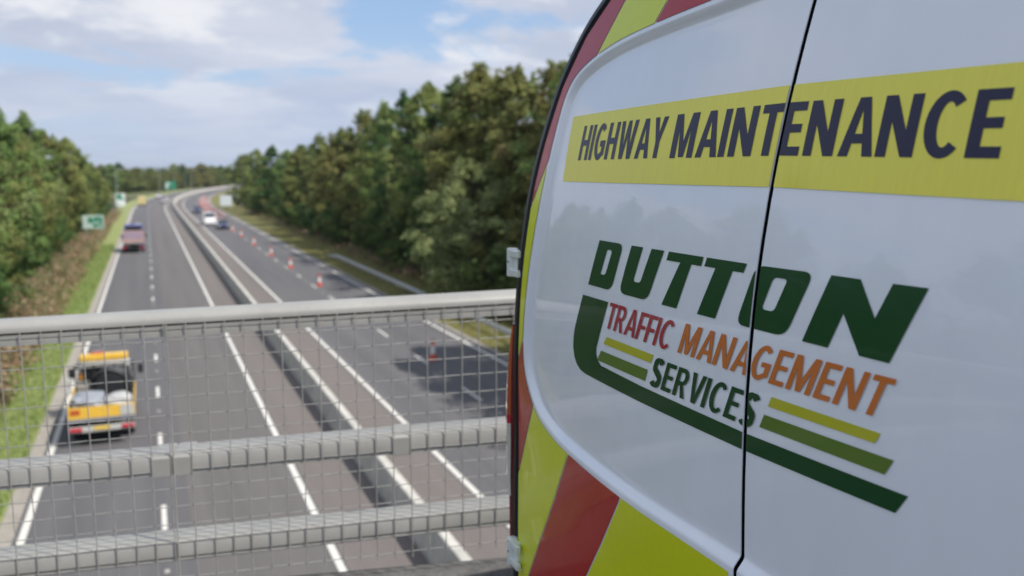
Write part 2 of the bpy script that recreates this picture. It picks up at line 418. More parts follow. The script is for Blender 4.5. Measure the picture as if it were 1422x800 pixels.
def skin_obj(name, bm, m, parent, off=0.0, smooth=True, layer=None):
    me = bpy.data.meshes.new(name)
    for v in bm.verts:
        l = v[layer] if layer else 0.0
        v.co = (S(v.co.y, v.co.z) - l - off, v.co.y, v.co.z)
    bm.to_mesh(me); bm.free(); me.materials.append(m)
    o = finish(me, name, parent, smooth)
    return o
for side, nm, lab in ((1, 'rear_door', 'far rear door with hinges and the start of the lettering'), (-1, 'rear_door', 'near rear door running out of frame')):
    bm = bmesh.new(); ly = bm.verts.layers.float.new('lift'); vr = []
    for pts, lf in rings[1:]:
        r_ = []
        for p in pts:
            v = bm.verts.new((0, p.x, p.y)); v[ly] = lf; r_.append(v)
        vr.append(r_)
    c = bm.verts.new((0, CEN.x, CEN.y))
    for i in range(NO):
        bm.faces.new((c, vr[0][i], vr[0][(i + 1) % NO]))
        for j in range(len(vr) - 1): bm.faces.new((vr[j][i], vr[j][(i + 1) % NO], vr[j + 1][(i + 1) % NO], vr[j + 1][i]))
    bmesh.ops.bisect_plane(bm, geom=bm.verts[:] + bm.edges[:] + bm.faces[:], dist=1e-6, plane_co=(0, side * .0048, 0), plane_no=(0, -side, 0), clear_outer=True)
    edge = [e for e in bm.edges if e.is_boundary and abs(e.verts[0].co.y - side * .0048) < 1e-5 and abs(e.verts[1].co.y - side * .0048) < 1e-5]
    ret = bmesh.ops.extrude_edge_only(bm, edges=edge)
    for v in [g for g in ret['geom'] if isinstance(g, bmesh.types.BMVert)]: v[ly] -= 0.0015; v.co.y -= side * .0005
    edge = [g for g in ret['geom'] if isinstance(g, bmesh.types.BMEdge) and g.is_boundary]
    ret = bmesh.ops.extrude_edge_only(bm, edges=edge)
    for v in [g for g in ret['geom'] if isinstance(g, bmesh.types.BMVert)]: v[ly] -= 0.03
    for f in [g for g in ret['geom'] if isinstance(g, bmesh.types.BMFace)]: f.material_index = 1      # the dark rubber return inside the gap
    d = skin_obj(nm, bm, M_WHITE, van, 0.0, True, ly); d['label'] = lab; d.data.materials.append(M_GAP)
    if side > 0: DOOR_L = d
    else: DOOR_R = d
# black rubber behind the seam and round the doors
b = MB(); zz = [0.45 + 1.62 * i / 40 for i in range(41)]
b.loft([[(S(0, z) + .012, y, z) for z in zz] for y in (-.012, .012)], closed=False, caps=False); b.build('door_seal', M_GAP, van)
def grow(p, d):
    i = min(range(len(EL)), key=lambda k: (EL[k] - p).length)
    n = (p - CEN); t = (EL[(i + 1) % len(EL)] - EL[i - 1]).normalized(); n2 = Vector((t.y, -t.x))
    if n2.dot(n) < 0: n2 = -n2
    return p + n2 * d
eh2 = catmull(EDGE, 4); E2 = eh2 + [Vector((-p.x, p.y)) for p in eh2[-2:0:-1]]
NE = len(E2)
def en(i):
    t = (E2[(i + 1) % NE] - E2[i - 1]).normalized(); n = Vector((t.y, -t.x))
    return n if n.dot(E2[i] - CEN) > 0 else -n
EN = [en(i) for i in range(NE)]
def ering(d, dx):
    r_ = []
    for i in range(NE):
        p = E2[i] + EN[i] * d; r_.append((S(min(.97, abs(p.x)), p.y) + dx, p.x, p.y))
    return r_
b = MB(); b.loft([ering(.002, .02), ering(.003, -.010), ering(.010, -.020), ering(.024, -.021), ering(.036, -.012), ering(.040, .004), ering(.040, .04)], caps=False)
b.build('door_seal', M_BLACK, van, smooth=True)
# body shell: rear frame, box, cab, nose
def brings(x, kz, ky, dx=None):
    r_ = []
    for i in range(NE):
        p = E2[i] + EN[i] * .038
        xx = (S(min(.97, abs(p.x)), p.y) + .022) if x is None else x
        r_.append((xx, p.x * ky, .43 + (p.y - .43) * kz))
    return r_
b = MB(); b.loft([ering(.0, .06), brings(None, 1, 1), brings(.28, 1, 1.0), brings(.6, 1.0, 1.005), brings(2.9, 1.0, 1.005), brings(3.35, .985, .99), brings(3.75, .80, .975), brings(4.15, .56, .96), brings(4.6, .45, .92), brings(4.85, .33, .82), brings(4.93, .18, .76)], caps=True)
b.build('body', M_WHITE, van, smooth=True)
b = MB(); b.add([(3.43, -.62, 1.98), (3.43, .62, 1.98), (4.13, .82, 1.37), (4.13, -.82, 1.37)], [(0, 1, 2, 3)]); b.build('windscreen', M_GLASS, van)
for s_ in (1, -1):
    b = MB(); b.add([(2.7, s_ * .925, 1.80), (3.32, s_ * .925, 1.80), (3.85, s_ * .968, 1.32), (2.7, s_ * .972, 1.32)], [(0, 1, 2, 3)]); b.build('side_window', M_GLASS, van)
    b = MB().box((3.75, s_ * 1.10, 1.40), (.10, .18, .26)); b.build('wing_mirror', M_BLACK, van, bevel=.02)
    b = MB().box((4.80, s_ * .72, .86), (.16, .24, .18)); b.build('headlight', M_LAMPW, van, bevel=.03)
    for x in (.95, 3.95):
        w = MB().tube([(x, s_ * .80, .33), (x, s_ * 1.0, .33)], .33, 24); w = w.build('wheel', M_TYRE, van, smooth=True)
        MB().tube([(x, s_ * .99, .33), (x, s_ * 1.006, .33)], .21, 18).build('rim', M_RIM, w, smooth=True)
MB().box((.04, 0, .34), (.2, 1.86, .20)).build('bumper', M_BLACK, van, bevel=.03)
# tall tail lamps wrapped round the rear corners
for s_ in (1, -1):
    def lampring(z, out):
        y0 = 0.0
        for i in range(len(eh2) - 1):
            if eh2[i].y >= z >= eh2[i + 1].y and eh2[i].x > .6:
                f = (eh2[i].y - z) / max(1e-6, eh2[i].y - eh2[i + 1].y); y0 = eh2[i].x + (eh2[i + 1].x - eh2[i].x) * f
        y0 += .036; x0 = S(.95, z) - .012; o = out / .038
        return [(x0 + .02, s_ * (y0 - .004), z), (x0 - .003, s_ * (y0 - .002), z), (x0 - .005 - .012 * o, s_ * (y0 + .008), z), (x0 + .000 - .010 * o, s_ * (y0 + .012 + .020 * o), z), (x0 + .030, s_ * (y0 + .012 + .030 * o), z), (x0 + .16, s_ * (y0 + .010 + .028 * o), z), (x0 + .16, s_ * (y0 - .004), z)]
    def lensrow(z, o):                                            # the lens starts half way across the inner face
        q = [Vector(p) for p in lampring(z, o + .001)]; q = [q[1].lerp(q[2], .40)] + q[2:6]
        return [p + Vector((-.0012, 0, 0)) for p in q]
    lamp = MB().loft([lampring(z, o) for z, o in ((1.235, .002), (1.19, .013), (1.12, .026), (1.04, .034), (.966, .036), (.90, .032), (.82, .024), (.76, .009), (.66, .004), (.56, .002))]).build('tail_lamp', M_LAMPR, van, smooth=True)
    for m_, rows in ((M_LAMPO, [(1.23, .004), (1.19, .014), (1.12, .027), (1.04, .035), (.99, .037)]), (M_TAILR, [(.99, .0372), (.966, .038)]), (M_LAMPW, [(.966, .0376), (.90, .034), (.82, .026), (.76, .010)])):
        MB().loft([lensrow(z, o) for z, o in rows], closed=False, caps=False).build('lamp_lens', m_, lamp, smooth=True)
    for zc_ in (1.392, .622):
        h = MB().tube([(.042, s_ * .972, zc_ - .036), (.042, s_ * .972, zc_ - .034), (.042, s_ * .972, zc_ + .034), (.042, s_ * .972, zc_ + .036)], [.011, .0145, .0145, .011], 14)
        h = h.build('hinge', M_HINGE, van, smooth=True)
        for dz in (-.024, .024): MB().box((.036, s_ * .945, zc_ + dz), (.012, .060, .018)).build('hinge_leaf', M_HINGE, h, bevel=.003)
        MB().box((.046, s_ * .950, zc_), (.012, .030, .066)).build('hinge_plate', M_HINGE, h, bevel=.003)
        MB().tube([(.0285, s_ * .968, zc_ + .002), (.0275, s_ * .968, zc_ + .002)], .003, 8).build('hinge_pin', M_BLACK, h)
bl = MB(); 
bl.loft([[(S(y, z) - REC - o_, y, z) for z, o_ in ((1.942, .0), (1.947, .012), (1.960, .018), (1.985, .016), (1.992, .0))] for y in (-.375, -.36, -.2, 0, .2, .36, .375)], closed=False, caps=False)
bl.build('brake_light', M_HINGE, van, smooth=True)
MB().box((S(-.12, .95) - REC - .012, -.12, .93), (.03, .16, .07)).build('door_handle', M_BLACK, van, bevel=.008)

# --- printed films on the doors: flat shapes in (y, z), cut at the door gap and laid on the curved skin
def cut_lay(name, bm, m, lift, seam=True, step=.03, mirror=False, tilt=None):
    ys_ = [v.co.y for v in bm.verts]; zs_ = [v.co.z for v in bm.verts]
    y = min(ys_) + step
    while y < max(ys_): bmesh.ops.bisect_plane(bm, geom=bm.verts[:] + bm.edges[:] + bm.faces[:], dist=1e-6, plane_co=(0, y, 0), plane_no=(0, 1, 0)); y += step
    z = min(zs_) + step * 1.4
    while z < max(zs_): bmesh.ops.bisect_plane(bm, geom=bm.verts[:] + bm.edges[:] + bm.faces[:], dist=1e-6, plane_co=(0, 0, z), plane_no=(0, 0, 1)); z += step * 1.4
    for sgn, par in ((1, DOOR_L), (-1, DOOR_R)):
        c = bm.copy()
        bmesh.ops.bisect_plane(c, geom=c.verts[:] + c.edges[:] + c.faces[:], dist=1e-7, plane_co=(0, sgn * .0051, 0), plane_no=(0, -sgn, 0), clear_outer=True)
        if not c.faces: c.free(); continue
        if tilt and sgn < 0:
            for v in c.verts: v.co.z += tilt * (-v.co.y)
        bmesh.ops.triangulate(c, faces=[f for f in c.faces if len(f.verts) > 4])
        skin_obj(name, c, m, par, lift, True)
    bm.free()
def poly_bm(loops):
    """filled polygon with holes through a 2-D curve; loops hold (y, z)"""
    cu_ = bpy.data.curves.new('shape', 'CURVE'); cu_.dimensions = '2D'; cu_.fill_mode = 'BOTH'
    for lp in loops:
        sp = cu_.splines.new('POLY'); sp.points.add(len(lp) - 1); sp.use_cyclic_u = True
        for i, (y, z) in enumerate(lp): sp.points[i].co = (y, z, 0, 1)
    return curve_bm(cu_)
def curve_bm(cu_, fn=None):
    o = bpy.data.objects.new('shape', cu_); COL.objects.link(o)
    dg = bpy.context.evaluated_depsgraph_get(); me = bpy.data.meshes.new_from_object(o.evaluated_get(dg), depsgraph=dg)
    bm = bmesh.new(); bm.from_mesh(me)
    bmesh.ops.remove_doubles(bm, verts=bm.verts, dist=1e-6)
    for v in bm.verts: v.co = (0, *fn(v.co.x, v.co.y)) if fn else (0, v.co.x, v.co.y)
    bpy.data.objects.remove(o); bpy.data.curves.remove(cu_); bpy.data.meshes.remove(me)
    return bm
def rounded(pts, rads, n=5):
    out = []; N = len(pts)
    for i in range(N):
        p = Vector(pts[i]); r_ = rads[i] if isinstance(rads, (list, tuple)) else rads
        if r_ <= 0: out.append(tuple(p)); continue
        a = (Vector(pts[i - 1]) - p); c = (Vector(pts[(i + 1) % N]) - p)
        d = min(r_, a.length * .45, c.length * .45); A = p + a.normalized() * d; C_ = p + c.normalized() * d
        for k in range(n + 1):
            t = k / n; out.append(tuple(A * (1 - t) ** 2 + p * 2 * t * (1 - t) + C_ * t * t))
    return out
def L(pts): return [(y - 1.0, z + 1.62) for y, z in pts]
FILM = .0011
# yellow band and its lettering
cut_lay('yellow_band', poly_bm([L([(1.746, .1225), (1.0, .1245), (.0, .1245), (.0, -.0225), (1.0, -.0225), (1.735, -.0225)])]), M_BANDY, FILM, tilt=-.022)
def ell(cx_, cy_, rx, ry, a0, a1, n):
    return [(cx_ + rx * math.cos(R(a0 + (a1 - a0) * i / n)), cy_ + ry * math.sin(R(a0 + (a1 - a0) * i / n))) for i in range(n + 1)]
def glyph(ch, w, narrow):
    """loops of a plain capital of height 1 with stem width w"""
    k = narrow; hw = w * .82; W = dict(H=.66, I=w / k, G=.70, W=.98, A=.72, Y=.66, M=.84, N=.70, T=.58, E=.52, C=.70, R=.62, F=.50, V=.66, S=.56)[ch] * k; c = W / 2
    if ch == 'H': b_ = .5 - hw / 2; return W, [[(0, 0), (w, 0), (w, b_), (W - w, b_), (W - w, 0), (W, 0), (W, 1), (W - w, 1), (W - w, b_ + hw), (w, b_ + hw), (w, 1), (0, 1)]]
    if ch == 'I': return W, [[(0, 0), (w, 0), (w, 1), (0, 1)]]
    if ch == 'T': return W, [[(c - w / 2, 0), (c + w / 2, 0), (c + w / 2, 1 - hw), (W, 1 - hw), (W, 1), (0, 1), (0, 1 - hw), (c - w / 2, 1 - hw)]]
    if ch == 'E': return W, [[(0, 0), (W, 0), (W, hw), (w, hw), (w, .5 - hw * .42), (W * .92, .5 - hw * .42), (W * .92, .5 + hw * .52), (w, .5 + hw * .52), (w, 1 - hw), (W, 1 - hw), (W, 1), (0, 1)]]
    if ch == 'F': return W, [[(0, 0), (w, 0), (w, .47 - hw * .5), (W * .92, .47 - hw * .5), (W * .92, .47 + hw * .5), (w, .47 + hw * .5), (w, 1 - hw), (W, 1 - hw), (W, 1), (0, 1)]]
    if ch == 'N': d = w * 1.08; return W, [[(0, 0), (w, 0), (w, 1 - w / (W - d)), (W - d, 0), (W, 0), (W, 1), (W - w, 1), (W - w, w / (W - d)), (d, 1), (0, 1)]]
    if ch == 'M': return W, [[(0, 0), (w, 0), (w, .66), (c - .45 * w, .02), (c + .45 * w, .02), (W - w, .66), (W - w, 0), (W, 0), (W, 1), (W - 1.2 * w, 1), (c, .36), (1.2 * w, 1), (0, 1)]]
    if ch == 'W': a, d = .27 * W, .73 * W; return W, [[(0, 1), (w, 1), (a + .03 * k, .32), (c - .44 * w, 1), (c + .44 * w, 1), (d - .03 * k, .32), (W - w, 1), (W, 1), (d + .55 * w, 0), (d - .52 * w, 0), (c, .60), (a + .52 * w, 0), (a - .55 * w, 0)]]
    if ch == 'Y': return W, [[(0, 1), (w * 1.08, 1), (c, .60), (W - 1.08 * w, 1), (W, 1), (c + w / 2, .40), (c + w / 2, 0), (c - w / 2, 0), (c - w / 2, .40)]]
    if ch == 'V': return W, [[(0, 1), (w * 1.05, 1), (c, .24), (W - w * 1.05, 1), (W, 1), (c + .55 * w, 0), (c - .55 * w, 0)]]
    if ch == 'A':
        ap, y1 = .80, .22; y2 = y1 + .8 * w; f = lambda y: w * 1.02 + (c - w * 1.02) * y / ap
        return W, [[(0, 0), (w * 1.02, 0), (f(y1), y1), (W - f(y1), y1), (W - w * 1.02, 0), (W, 0), (c + .55 * w, 1), (c - .55 * w, 1)], [(f(y2), y2), (c, ap), (W - f(y2), y2)]]
    if ch == 'C':
        o, i_ = ell(c, .5, c, .515, 44, 316, 26), ell(c * 1.03, .5, c - w, .515 - hw, 311, 49, 24); return W, [o + i_]
    if ch == 'G':
        o, i_ = ell(c, .5, c, .515, 46, 306, 26), ell(c, .5, c - w, .515 - hw, 300, 50, 24)
        return W, [o + [(W, .13), (W, .53), (c * 1.02, .53), (c * 1.02, .53 - hw), (W - w, .53 - hw), (W - w, .22)] + i_]
    if ch == 'S':
        rx, ry = (W - w) / 2, .265 - hw * .42
        p = ell(c, .745, rx, ry + .005, 28, 232, 16) + ell(c, .262, rx, ry, 62, -150, 16); lo, hi = [], []
        for q in range(len(p)):
            a, b_ = Vector(p[max(q - 1, 0)]), Vector(p[min(q + 1, len(p) - 1)]); t = (b_ - a).normalized(); m_ = Vector((-t.y, t.x)); e = (w * abs(m_.x) + hw * abs(m_.y)) / 2
            hi.append(tuple(Vector(p[q]) + m_ * e)); lo.append(tuple(Vector(p[q]) - m_ * e))
        return W, [hi + lo[::-1]]
    if ch == 'R':
        o = [(0, 0), (w, 0), (w, .40), (.44 * W, .40), (W - 1.12 * w, 0), (W, 0), (.66 * W, .43)] + ell(.56 * W, .715, .40 * W, .285, -62, 90, 12) + [(0, 1)]
        y0, y1 = .40 + hw, 1 - hw; return W, [o, [(w, y0)] + ell(.54 * W, (y0 + y1) / 2, .40 * W - w * .9, (y1 - y0) / 2, -90, 90, 8) + [(w, y1)]]
def text_bm(body, u0, u1, z0, z1, shear, w, narrow, gap):
    x = 0; loops = []
    for ch in body:
        W, ls = glyph(ch, w, narrow); loops += [[(x + a, b_) for a, b_ in l] for l in ls]; x += W + gap * (.45 if ch in 'AVYTFC' else 1)
    x -= gap * (.45 if body[-1] in 'AVYTF' else 1); out = []
    for l in loops:
        out.append([(-(u0 + a / x * (u1 - u0) + shear * b_ * (z1 - z0)), z0 + b_ * (z1 - z0)) for a, b_ in l])
    return poly_bm(out)
def word(body, yl, yr, z0, z1, m, shear=0, w=.2, narrow=1.0, gap=.10, tilt=None):
    cut_lay('lettering', text_bm(body, 1 - yl, 1 - yr, z0 + 1.62, z1 + 1.62, shear, w, narrow, gap), m, FILM + .0007, step=.02, tilt=tilt)
word('HIGHWAY', 1.667, 1.3116, .0240, .0978, M_NAVY, .0, .200, 1.0, .11)
word('MAINTENANCE', 1.2836, .648, .0230, .0990, M_NAVY, .0, .205, 1.0, .11, -.026)
# big green name
t_, b_z = -.1370, -.2300
rd = .014
glyphs = [
    [rounded([(1.5002, t_), (1.3995, t_), (1.4308, b_z), (1.5334, b_z)], [0, .018, .022, 0]), rounded([(1.4625, -.1527), (1.4406, -.1527), (1.4605, -.2032), (1.4824, -.2032)], [.002, .008, .008, .002])],
    [rounded([(1.3673, t_), (1.3255, t_), (1.3485, -.2020), (1.3226, -.2020), (1.2950, t_), (1.2538, t_), (1.2925, b_z), (1.3985, b_z)], [0, 0, .008, .008, 0, 0, .022, .022])],
    [[(1.2382, t_), (1.1363, t_), (1.1404, -.1523), (1.1677, -.1523), (1.1981, b_z), (1.2446, b_z), (1.1998, -.1523), (1.2430, -.1523)]],
    [[(1.1267, t_), (1.0268, t_), (1.0326, -.1515), (1.0583, -.1515), (1.0893, b_z), (1.1377, b_z), (1.1015, -.1515), (1.1317, -.1515)]],
    [rounded([(1.0051, t_), (.8871, -.1355), (.9275, b_z), (1.0368, b_z)], [.018, .018, .022, .018]), rounded([(.965, -.1504), (.9352, -.1500), (.9563, -.1990), (.9828, -.1990)], [.008] * 4)],
    [[(.8555, -.1352), (.8058, -.1350), (.7755, -.1802), (.7556, -.1345), (.7054, -.1338), (.7463, b_z), (.793, b_z), (.8265, -.1812), (.8468, b_z), (.8942, b_z)]],
]
for g in glyphs: cut_lay('lettering', poly_bm([L(l) for l in g]), M_DGREEN, FILM, step=.02)
word('TRAFFIC', 1.4470, 1.2135, -.3050, -.2525, M_RED, .38, .165, 1.0, .11)
word('MANAGEMENT', 1.1845, .7520, -.3025, -.2500, M_ORANGE, .38, .175, 1.0, .11, .012)
word('SERVICES', 1.2700, .9850, -.3780, -.3255, M_DGREEN, .38, .18, 1.0, .11)
Lbar = [(1.555, -.2545), (1.4395, -.2535), (1.472, -.332), (1.4815, -.352), (1.4815, -.366), (1.474, -.377), (1.459, -.3845), (1.30, -.3880), (1.0, -.3895), (.702, -.3815), (.719, -.4085), (1.0, -.4165), (1.30, -.4185), (1.530, -.4175), (1.555, -.4145), (1.574, -.406), (1.587, -.392), (1.594, -.372), (1.593, -.350), (1.588, -.330)]
cut_lay('logo_bar', poly_bm([L(Lbar)]), M_DGREEN, FILM)
for pts, m_ in (([(1.437, -.3225), (1.259, -.3225), (1.268, -.3385), (1.449, -.3385)], M_LIME), ([(1.459, -.3540), (1.277, -.3530), (1.285, -.3755), (1.475, -.3765)], M_OLIVE),
                ([(.945, -.3205), (.748, -.3180), (.756, -.3325), (.951, -.3360)], M_LIME), ([(.958, -.3500), (.726, -.3450), (.738, -.3665), (.967, -.3710)], M_OLIVE)):
    cut_lay('logo_bar', poly_bm([L(pts)]), m_, FILM)
# diagonal reflective tape on the border outside the panel
QS = [9.0, 2.863, 2.541, 2.280, 1.902, 1.527, .95, -9]
def border_bm(side):
    bm = bmesh.new(); ra, rb = [], []
    for i in range(NO):
        a = OL[i] + NRM[i] * .007; d_ = BD[i] - OL[i]; c = BD[i] - d_.normalized() * .0045
        ra.append(bm.verts.new((0, a.x, a.y))); rb.append(bm.verts.new((0, c.x, c.y)))
    for i in range(NO): bm.faces.new((ra[i], ra[(i + 1) % NO], rb[(i + 1) % NO], rb[i]))
    bmesh.ops.bisect_plane(bm, geom=bm.verts[:] + bm.edges[:] + bm.faces[:], plane_co=(0, side * .016, 0), plane_no=(0, -side, 0), clear_outer=True)
    return bm
for side in (1, -1):
    for k in range(len(QS) - 1):
        hi, lo = QS[k] - .004, QS[k + 1] + .004
        bm = border_bm(side); nn = Vector((0, 1.5 * side, 1.0)); L2 = nn.length
        for q, sg in ((hi, 1), (lo, -1)):
            bmesh.ops.bisect_plane(bm, geom=bm.verts[:] + bm.edges[:] + bm.faces[:], plane_co=Vector((0, 0, q)), plane_no=nn * sg, clear_outer=True)
        for z_, sg in ((1.942, 1),) :                                 # the tape is trimmed round the brake light
            pass
        if not bm.faces: bm.free(); continue
        ys_ = .0
        for y in [i * .02 for i in range(-50, 51)]: bmesh.ops.bisect_plane(bm, geom=bm.verts[:] + bm.edges[:] + bm.faces[:], plane_co=(0, y, 0), plane_no=(0, 1, 0))
        for z in [.45 + i * .025 for i in range(66)]: bmesh.ops.bisect_plane(bm, geom=bm.verts[:] + bm.edges[:] + bm.faces[:], plane_co=(0, 0, z), plane_no=(0, 0, 1))
        bmesh.ops.triangulate(bm, faces=[f for f in bm.faces if len(f.verts) > 4])
        left = set(bm.faces)
        while left:                                                   # each strip of tape on its own
            st = [left.pop()]; isl = set(st)
            while st:
                for e in st.pop().edges:
                    for f in e.link_faces:
                        if f in left: left.discard(f); isl.add(f); st.append(f)
            pb = bmesh.new(); mp = {}
            for f in isl: pb.faces.new([mp.setdefault(v, None) or mp.__setitem__(v, pb.verts.new(v.co)) or mp[v] for v in f.verts])
            skin_obj('chevron_stripe', pb, M_CHEVR if k % 2 == 0 else M_CHEVY, DOOR_L if side > 0 else DOOR_R, REC + .0014, True)
        bm.free()

# ------------------------------------------------------------------ vegetation
def leaf_cards(b, centre, rad, n, size, rng, m=None, flat=0.75, out=Vector((0, 0, 0)), jit=.6):
    vs, fs = [], []
    for _ in range(n):
        d = Vector((rng.gauss(0, 1), rng.gauss(0, 1), rng.gauss(0, 1))).normalized() * (rng.random() ** 0.45)
        p = Vector(centre) + Vector((d.x * rad, d.y * rad, d.z * rad * flat))
        nrm = (d * .7 + out + Vector((rng.gauss(0, jit), rng.gauss(0, jit), rng.gauss(.25, jit)))).normalized()
        a = nrm.orthogonal().normalized(); q = rng.random() * 6.28; a = Matrix.Rotation(q, 3, nrm) @ a; c = nrm.cross(a)
        s_ = size * rng.uniform(.6, 1.3); o = len(vs)
        vs += [p - a * s_, p + c * s_ * .55, p + a * s_, p - c * s_ * .55]; fs.append((o, o + 1, o + 2, o + 3))
    b.add(vs, fs, m)
def make_tree(seed, h, w, base, nclump, per, leaf, mats, conic=0.0):
    rng = random.Random(seed); tr = MB(); cr = MB()
    lean = (rng.uniform(-.03, .03) * h, rng.uniform(-.03, .03) * h)
    tr.tube([(0, 0, 0), (lean[0] * .3, lean[1] * .3, h * .3), (lean[0] * .7, lean[1] * .7, h * .62), (lean[0], lean[1], h * .93)], [h * .017, h * .013, h * .008, h * .002], 7)
    lobes = [rng.uniform(.78, 1.2) for _ in range(7)]
    for i in range(nclump):
        t = (i + rng.random()) / nclump; z = base * h + (1 - base) * h * (t ** .9) * .97
        prof = (math.sin(math.pi * min(1, (.12 + .88 * t)) ** (1.0 + .4 * conic)) ** .7) if t < .97 else .12
        prof = max(.12, prof) * (1 - conic * .55 * t)
        ang = rng.random() * 6.283; lb = lobes[int(ang / 6.284 * 7)] * (1 + .16 * math.sin(ang * 3 + t * 9 + seed))
        rr = w * prof * lb * rng.uniform(.12, 1.0) ** .42
        c = (lean[0] * t + rr * math.cos(ang), lean[1] * t + rr * math.sin(ang), z)
        cl = w * rng.uniform(.15, .30) * (1 - .35 * t); rel = rr / max(.1, w * prof)
        m_ = mats[0] if rng.random() < .62 else rng.choice(mats)
        leaf_cards(cr, c, cl, int(per * rng.uniform(.6, 1.3)), leaf, rng, m_, 1.0 if conic > .2 else .8, Vector((math.cos(ang) * rel * .8, math.sin(ang) * rel * .8, .15 + .75 * t)), .5)
        if t > .9 and rng.random() < .5: leaf_cards(cr, (c[0], c[1], c[2] + cl * 1.1), cl * .5, int(per * .35), leaf * .9, rng, m_, 1.6)
        if i % 4 == 0: tr.tube([(lean[0] * t * .6, lean[1] * t * .6, max(.2 * h, z - .16 * h)), (c[0] * .55, c[1] * .55, z - .06 * h), c], [h * .006, h * .004, h * .0015], 5)
    return tr, cr
M_BARK = mat('bark', (0.085, 0.065, 0.045), 0.95, var=0.3, vscale=6, bump=.6, bscale=20)
def leafm(n, c, isl=.30, rnd=.6): return mat(n, tuple(k * 2.95 for k in c), .75, island=isl, rnd=rnd, trans=.45, spec=.2)
LG = [leafm('leaf_green', (.064, .088, .030)), leafm('leaf_fresh_green', (.086, .112, .036)), leafm('leaf_deep_green', (.034, .060, .018))]
LO = [leafm('leaf_olive', (.080, .086, .028)), leafm('leaf_brownish', (.084, .082, .030)), leafm('leaf_green', (.064, .088, .030))]
LD = [leafm('leaf_deep_green', (.034, .060, .018)), leafm('leaf_dark_green', (.028, .046, .016)), leafm('leaf_olive', (.080, .086, .028))]
LW = [leafm('leaf_willow', (.095, .112, .046), .3, .05), leafm('leaf_willow_pale', (.120, .134, .062), .3, .05)]
LY = [leafm('leaf_olive', (.080, .086, .028)), leafm('leaf_fresh_green', (.086, .112, .036)), leafm('leaf_olive', (.080, .086, .028))]
PROTO = {}
for key, a in dict(birch=(1, 15, 3.3, .06, 200, 70, .15, LG, .18), oak=(2, 14.5, 3.9, .05, 210, 75, .17, LO, .0), alder=(3, 15.5, 3.4, .05, 200, 70, .16, LD, .12), ash=(4, 16.0, 3.7, .05, 210, 70, .16, [LG[1], LG[0]], .08),
                   maple=(5, 13.0, 3.6, .04, 200, 75, .17, LY, .12), willow=(6, 9.4, 3.6, .02, 190, 85, .12, LW, .0), poplar=(9, 15.0, 3.0, .05, 190, 70, .15, [LG[1], LG[0], LW[0]], .22), thorn=(7, 4.2, 2.4, .02, 100, 65, .12, LD, .0), sapling=(8, 3.0, 1.3, .03, 60, 55, .10, LG, .1)).items():
    tr, cr = make_tree(a[0], *a[1:])
    t_o = tr.build('trunk', M_BARK, smooth=True); c_o = cr.build('crown', None)
    PROTO[key] = (t_o.data, c_o.data); bpy.data.objects.remove(t_o); bpy.data.objects.remove(c_o)
trng = random.Random(11)
def tree(kind, x, y, sc, label, cat='tree', group=None, name=None, wid=1.0, z=0.0):
    o = thing(name or (kind + '_tree'), label, cat, (x, y, z), trng.random() * 6.28, group)
    o.scale = (sc * wid, sc * wid, sc)
    for nm, me in (('trunk', PROTO[kind][0]), ('crown', PROTO[kind][1])):
        c = bpy.data.objects.new(nm, me); COL.objects.link(c); c.parent = o
    return o
H0 = dict(poplar=15.0, birch=15, oak=14.5, alder=15.5, ash=16.0, maple=13.0, willow=9.4, thorn=4.2, sapling=3.0)
def th(kind, x, y, h, label, **k): return tree(kind, x, y, h / H0[kind], label, **k)
# right edge of the wood, from the bridge into the distance
RIGHT = [('ash', 25.5, 47, 17.6, 'tall feathery tree whose top is cut by the van roof corner'), ('oak', 26.5, 54, 16.0, 'brownish tree just left of the van, second in the right wood'),
         ('maple', 25.5, 60, 16.6, 'broad olive brown tree with a flat top, standing left of the feathery tree'), ('oak', 26.0, 66, 17.2, 'rusty brown crowned tree behind the pale willow bush'),
         ('alder', 25.5, 73, 17.0, 'dark green tree with a dense top beside the rusty brown crown'), ('ash', 25.5, 80, 17.4, 'fresh green round headed tree, highest in the middle of the right wood'),
         ('alder', 25.5, 88, 17.0, 'dark narrow tree left of the fresh green round head'), ('poplar', 25.5, 97, 16.6, 'slim green tree standing out on the falling treeline'),
         ('oak', 25.5, 107, 16.2, 'yellow olive tree halfway along the right wood'), ('maple', 25.0, 120, 14.8, 'olive tree lower than its neighbours on the right wood'),
         ('birch', 25.0, 133, 14.6, 'pointed green tree near the far end of the right wood'), ('oak', 25.0, 148, 13.2, 'rounded olive tree, fifth from the far end of the right wood'),
         ('ash', 24.5, 165, 13.0, 'rounded green tree, fourth from the far end of the right wood'), ('alder', 24.3, 184, 14.2, 'round dark based tree, third from the far end of the right wood'),
         ('ash', 23.6, 203, 14.0, 'round green tree next to last in the right wood before the bend'), ('maple', 22.8, 225, 13.2, 'round olive green tree ending the right wood behind the pale sign board')]
for kd, x, y, h, lb in RIGHT: th(kd, x, y, h * 1.02, lb, wid=1.25 if y > 140 else 1.12)
def third(i, n, a): return a[min(len(a) - 1, i * len(a) // n)]
RB = ('tree behind the tall trees next to the van, deep in the right wood', 'tree behind the rusty and dark green crowns, deep in the right wood', 'tree behind the middle of the falling treeline, deep in the right wood', 'tree behind the low far end of the right wood')
for i in range(22):
    y = 42 + i * 7.6 + trng.uniform(-2, 2); th(trng.choice(('alder', 'oak', 'ash', 'alder')), 32 + trng.uniform(-1, 5), y, 14.5 + trng.uniform(-1.5, 1.0), third(i, 22, RB), group='trees deep in the right wood', wid=1.25)
for i in range(9): th(trng.choice(('alder', 'oak', 'ash')), 27 + trng.uniform(-2, 9), 8 + i * 4.5, 15 + trng.uniform(-2, 1), 'tree of the right hand wood hidden behind the van', group='trees behind the van', wid=1.2)
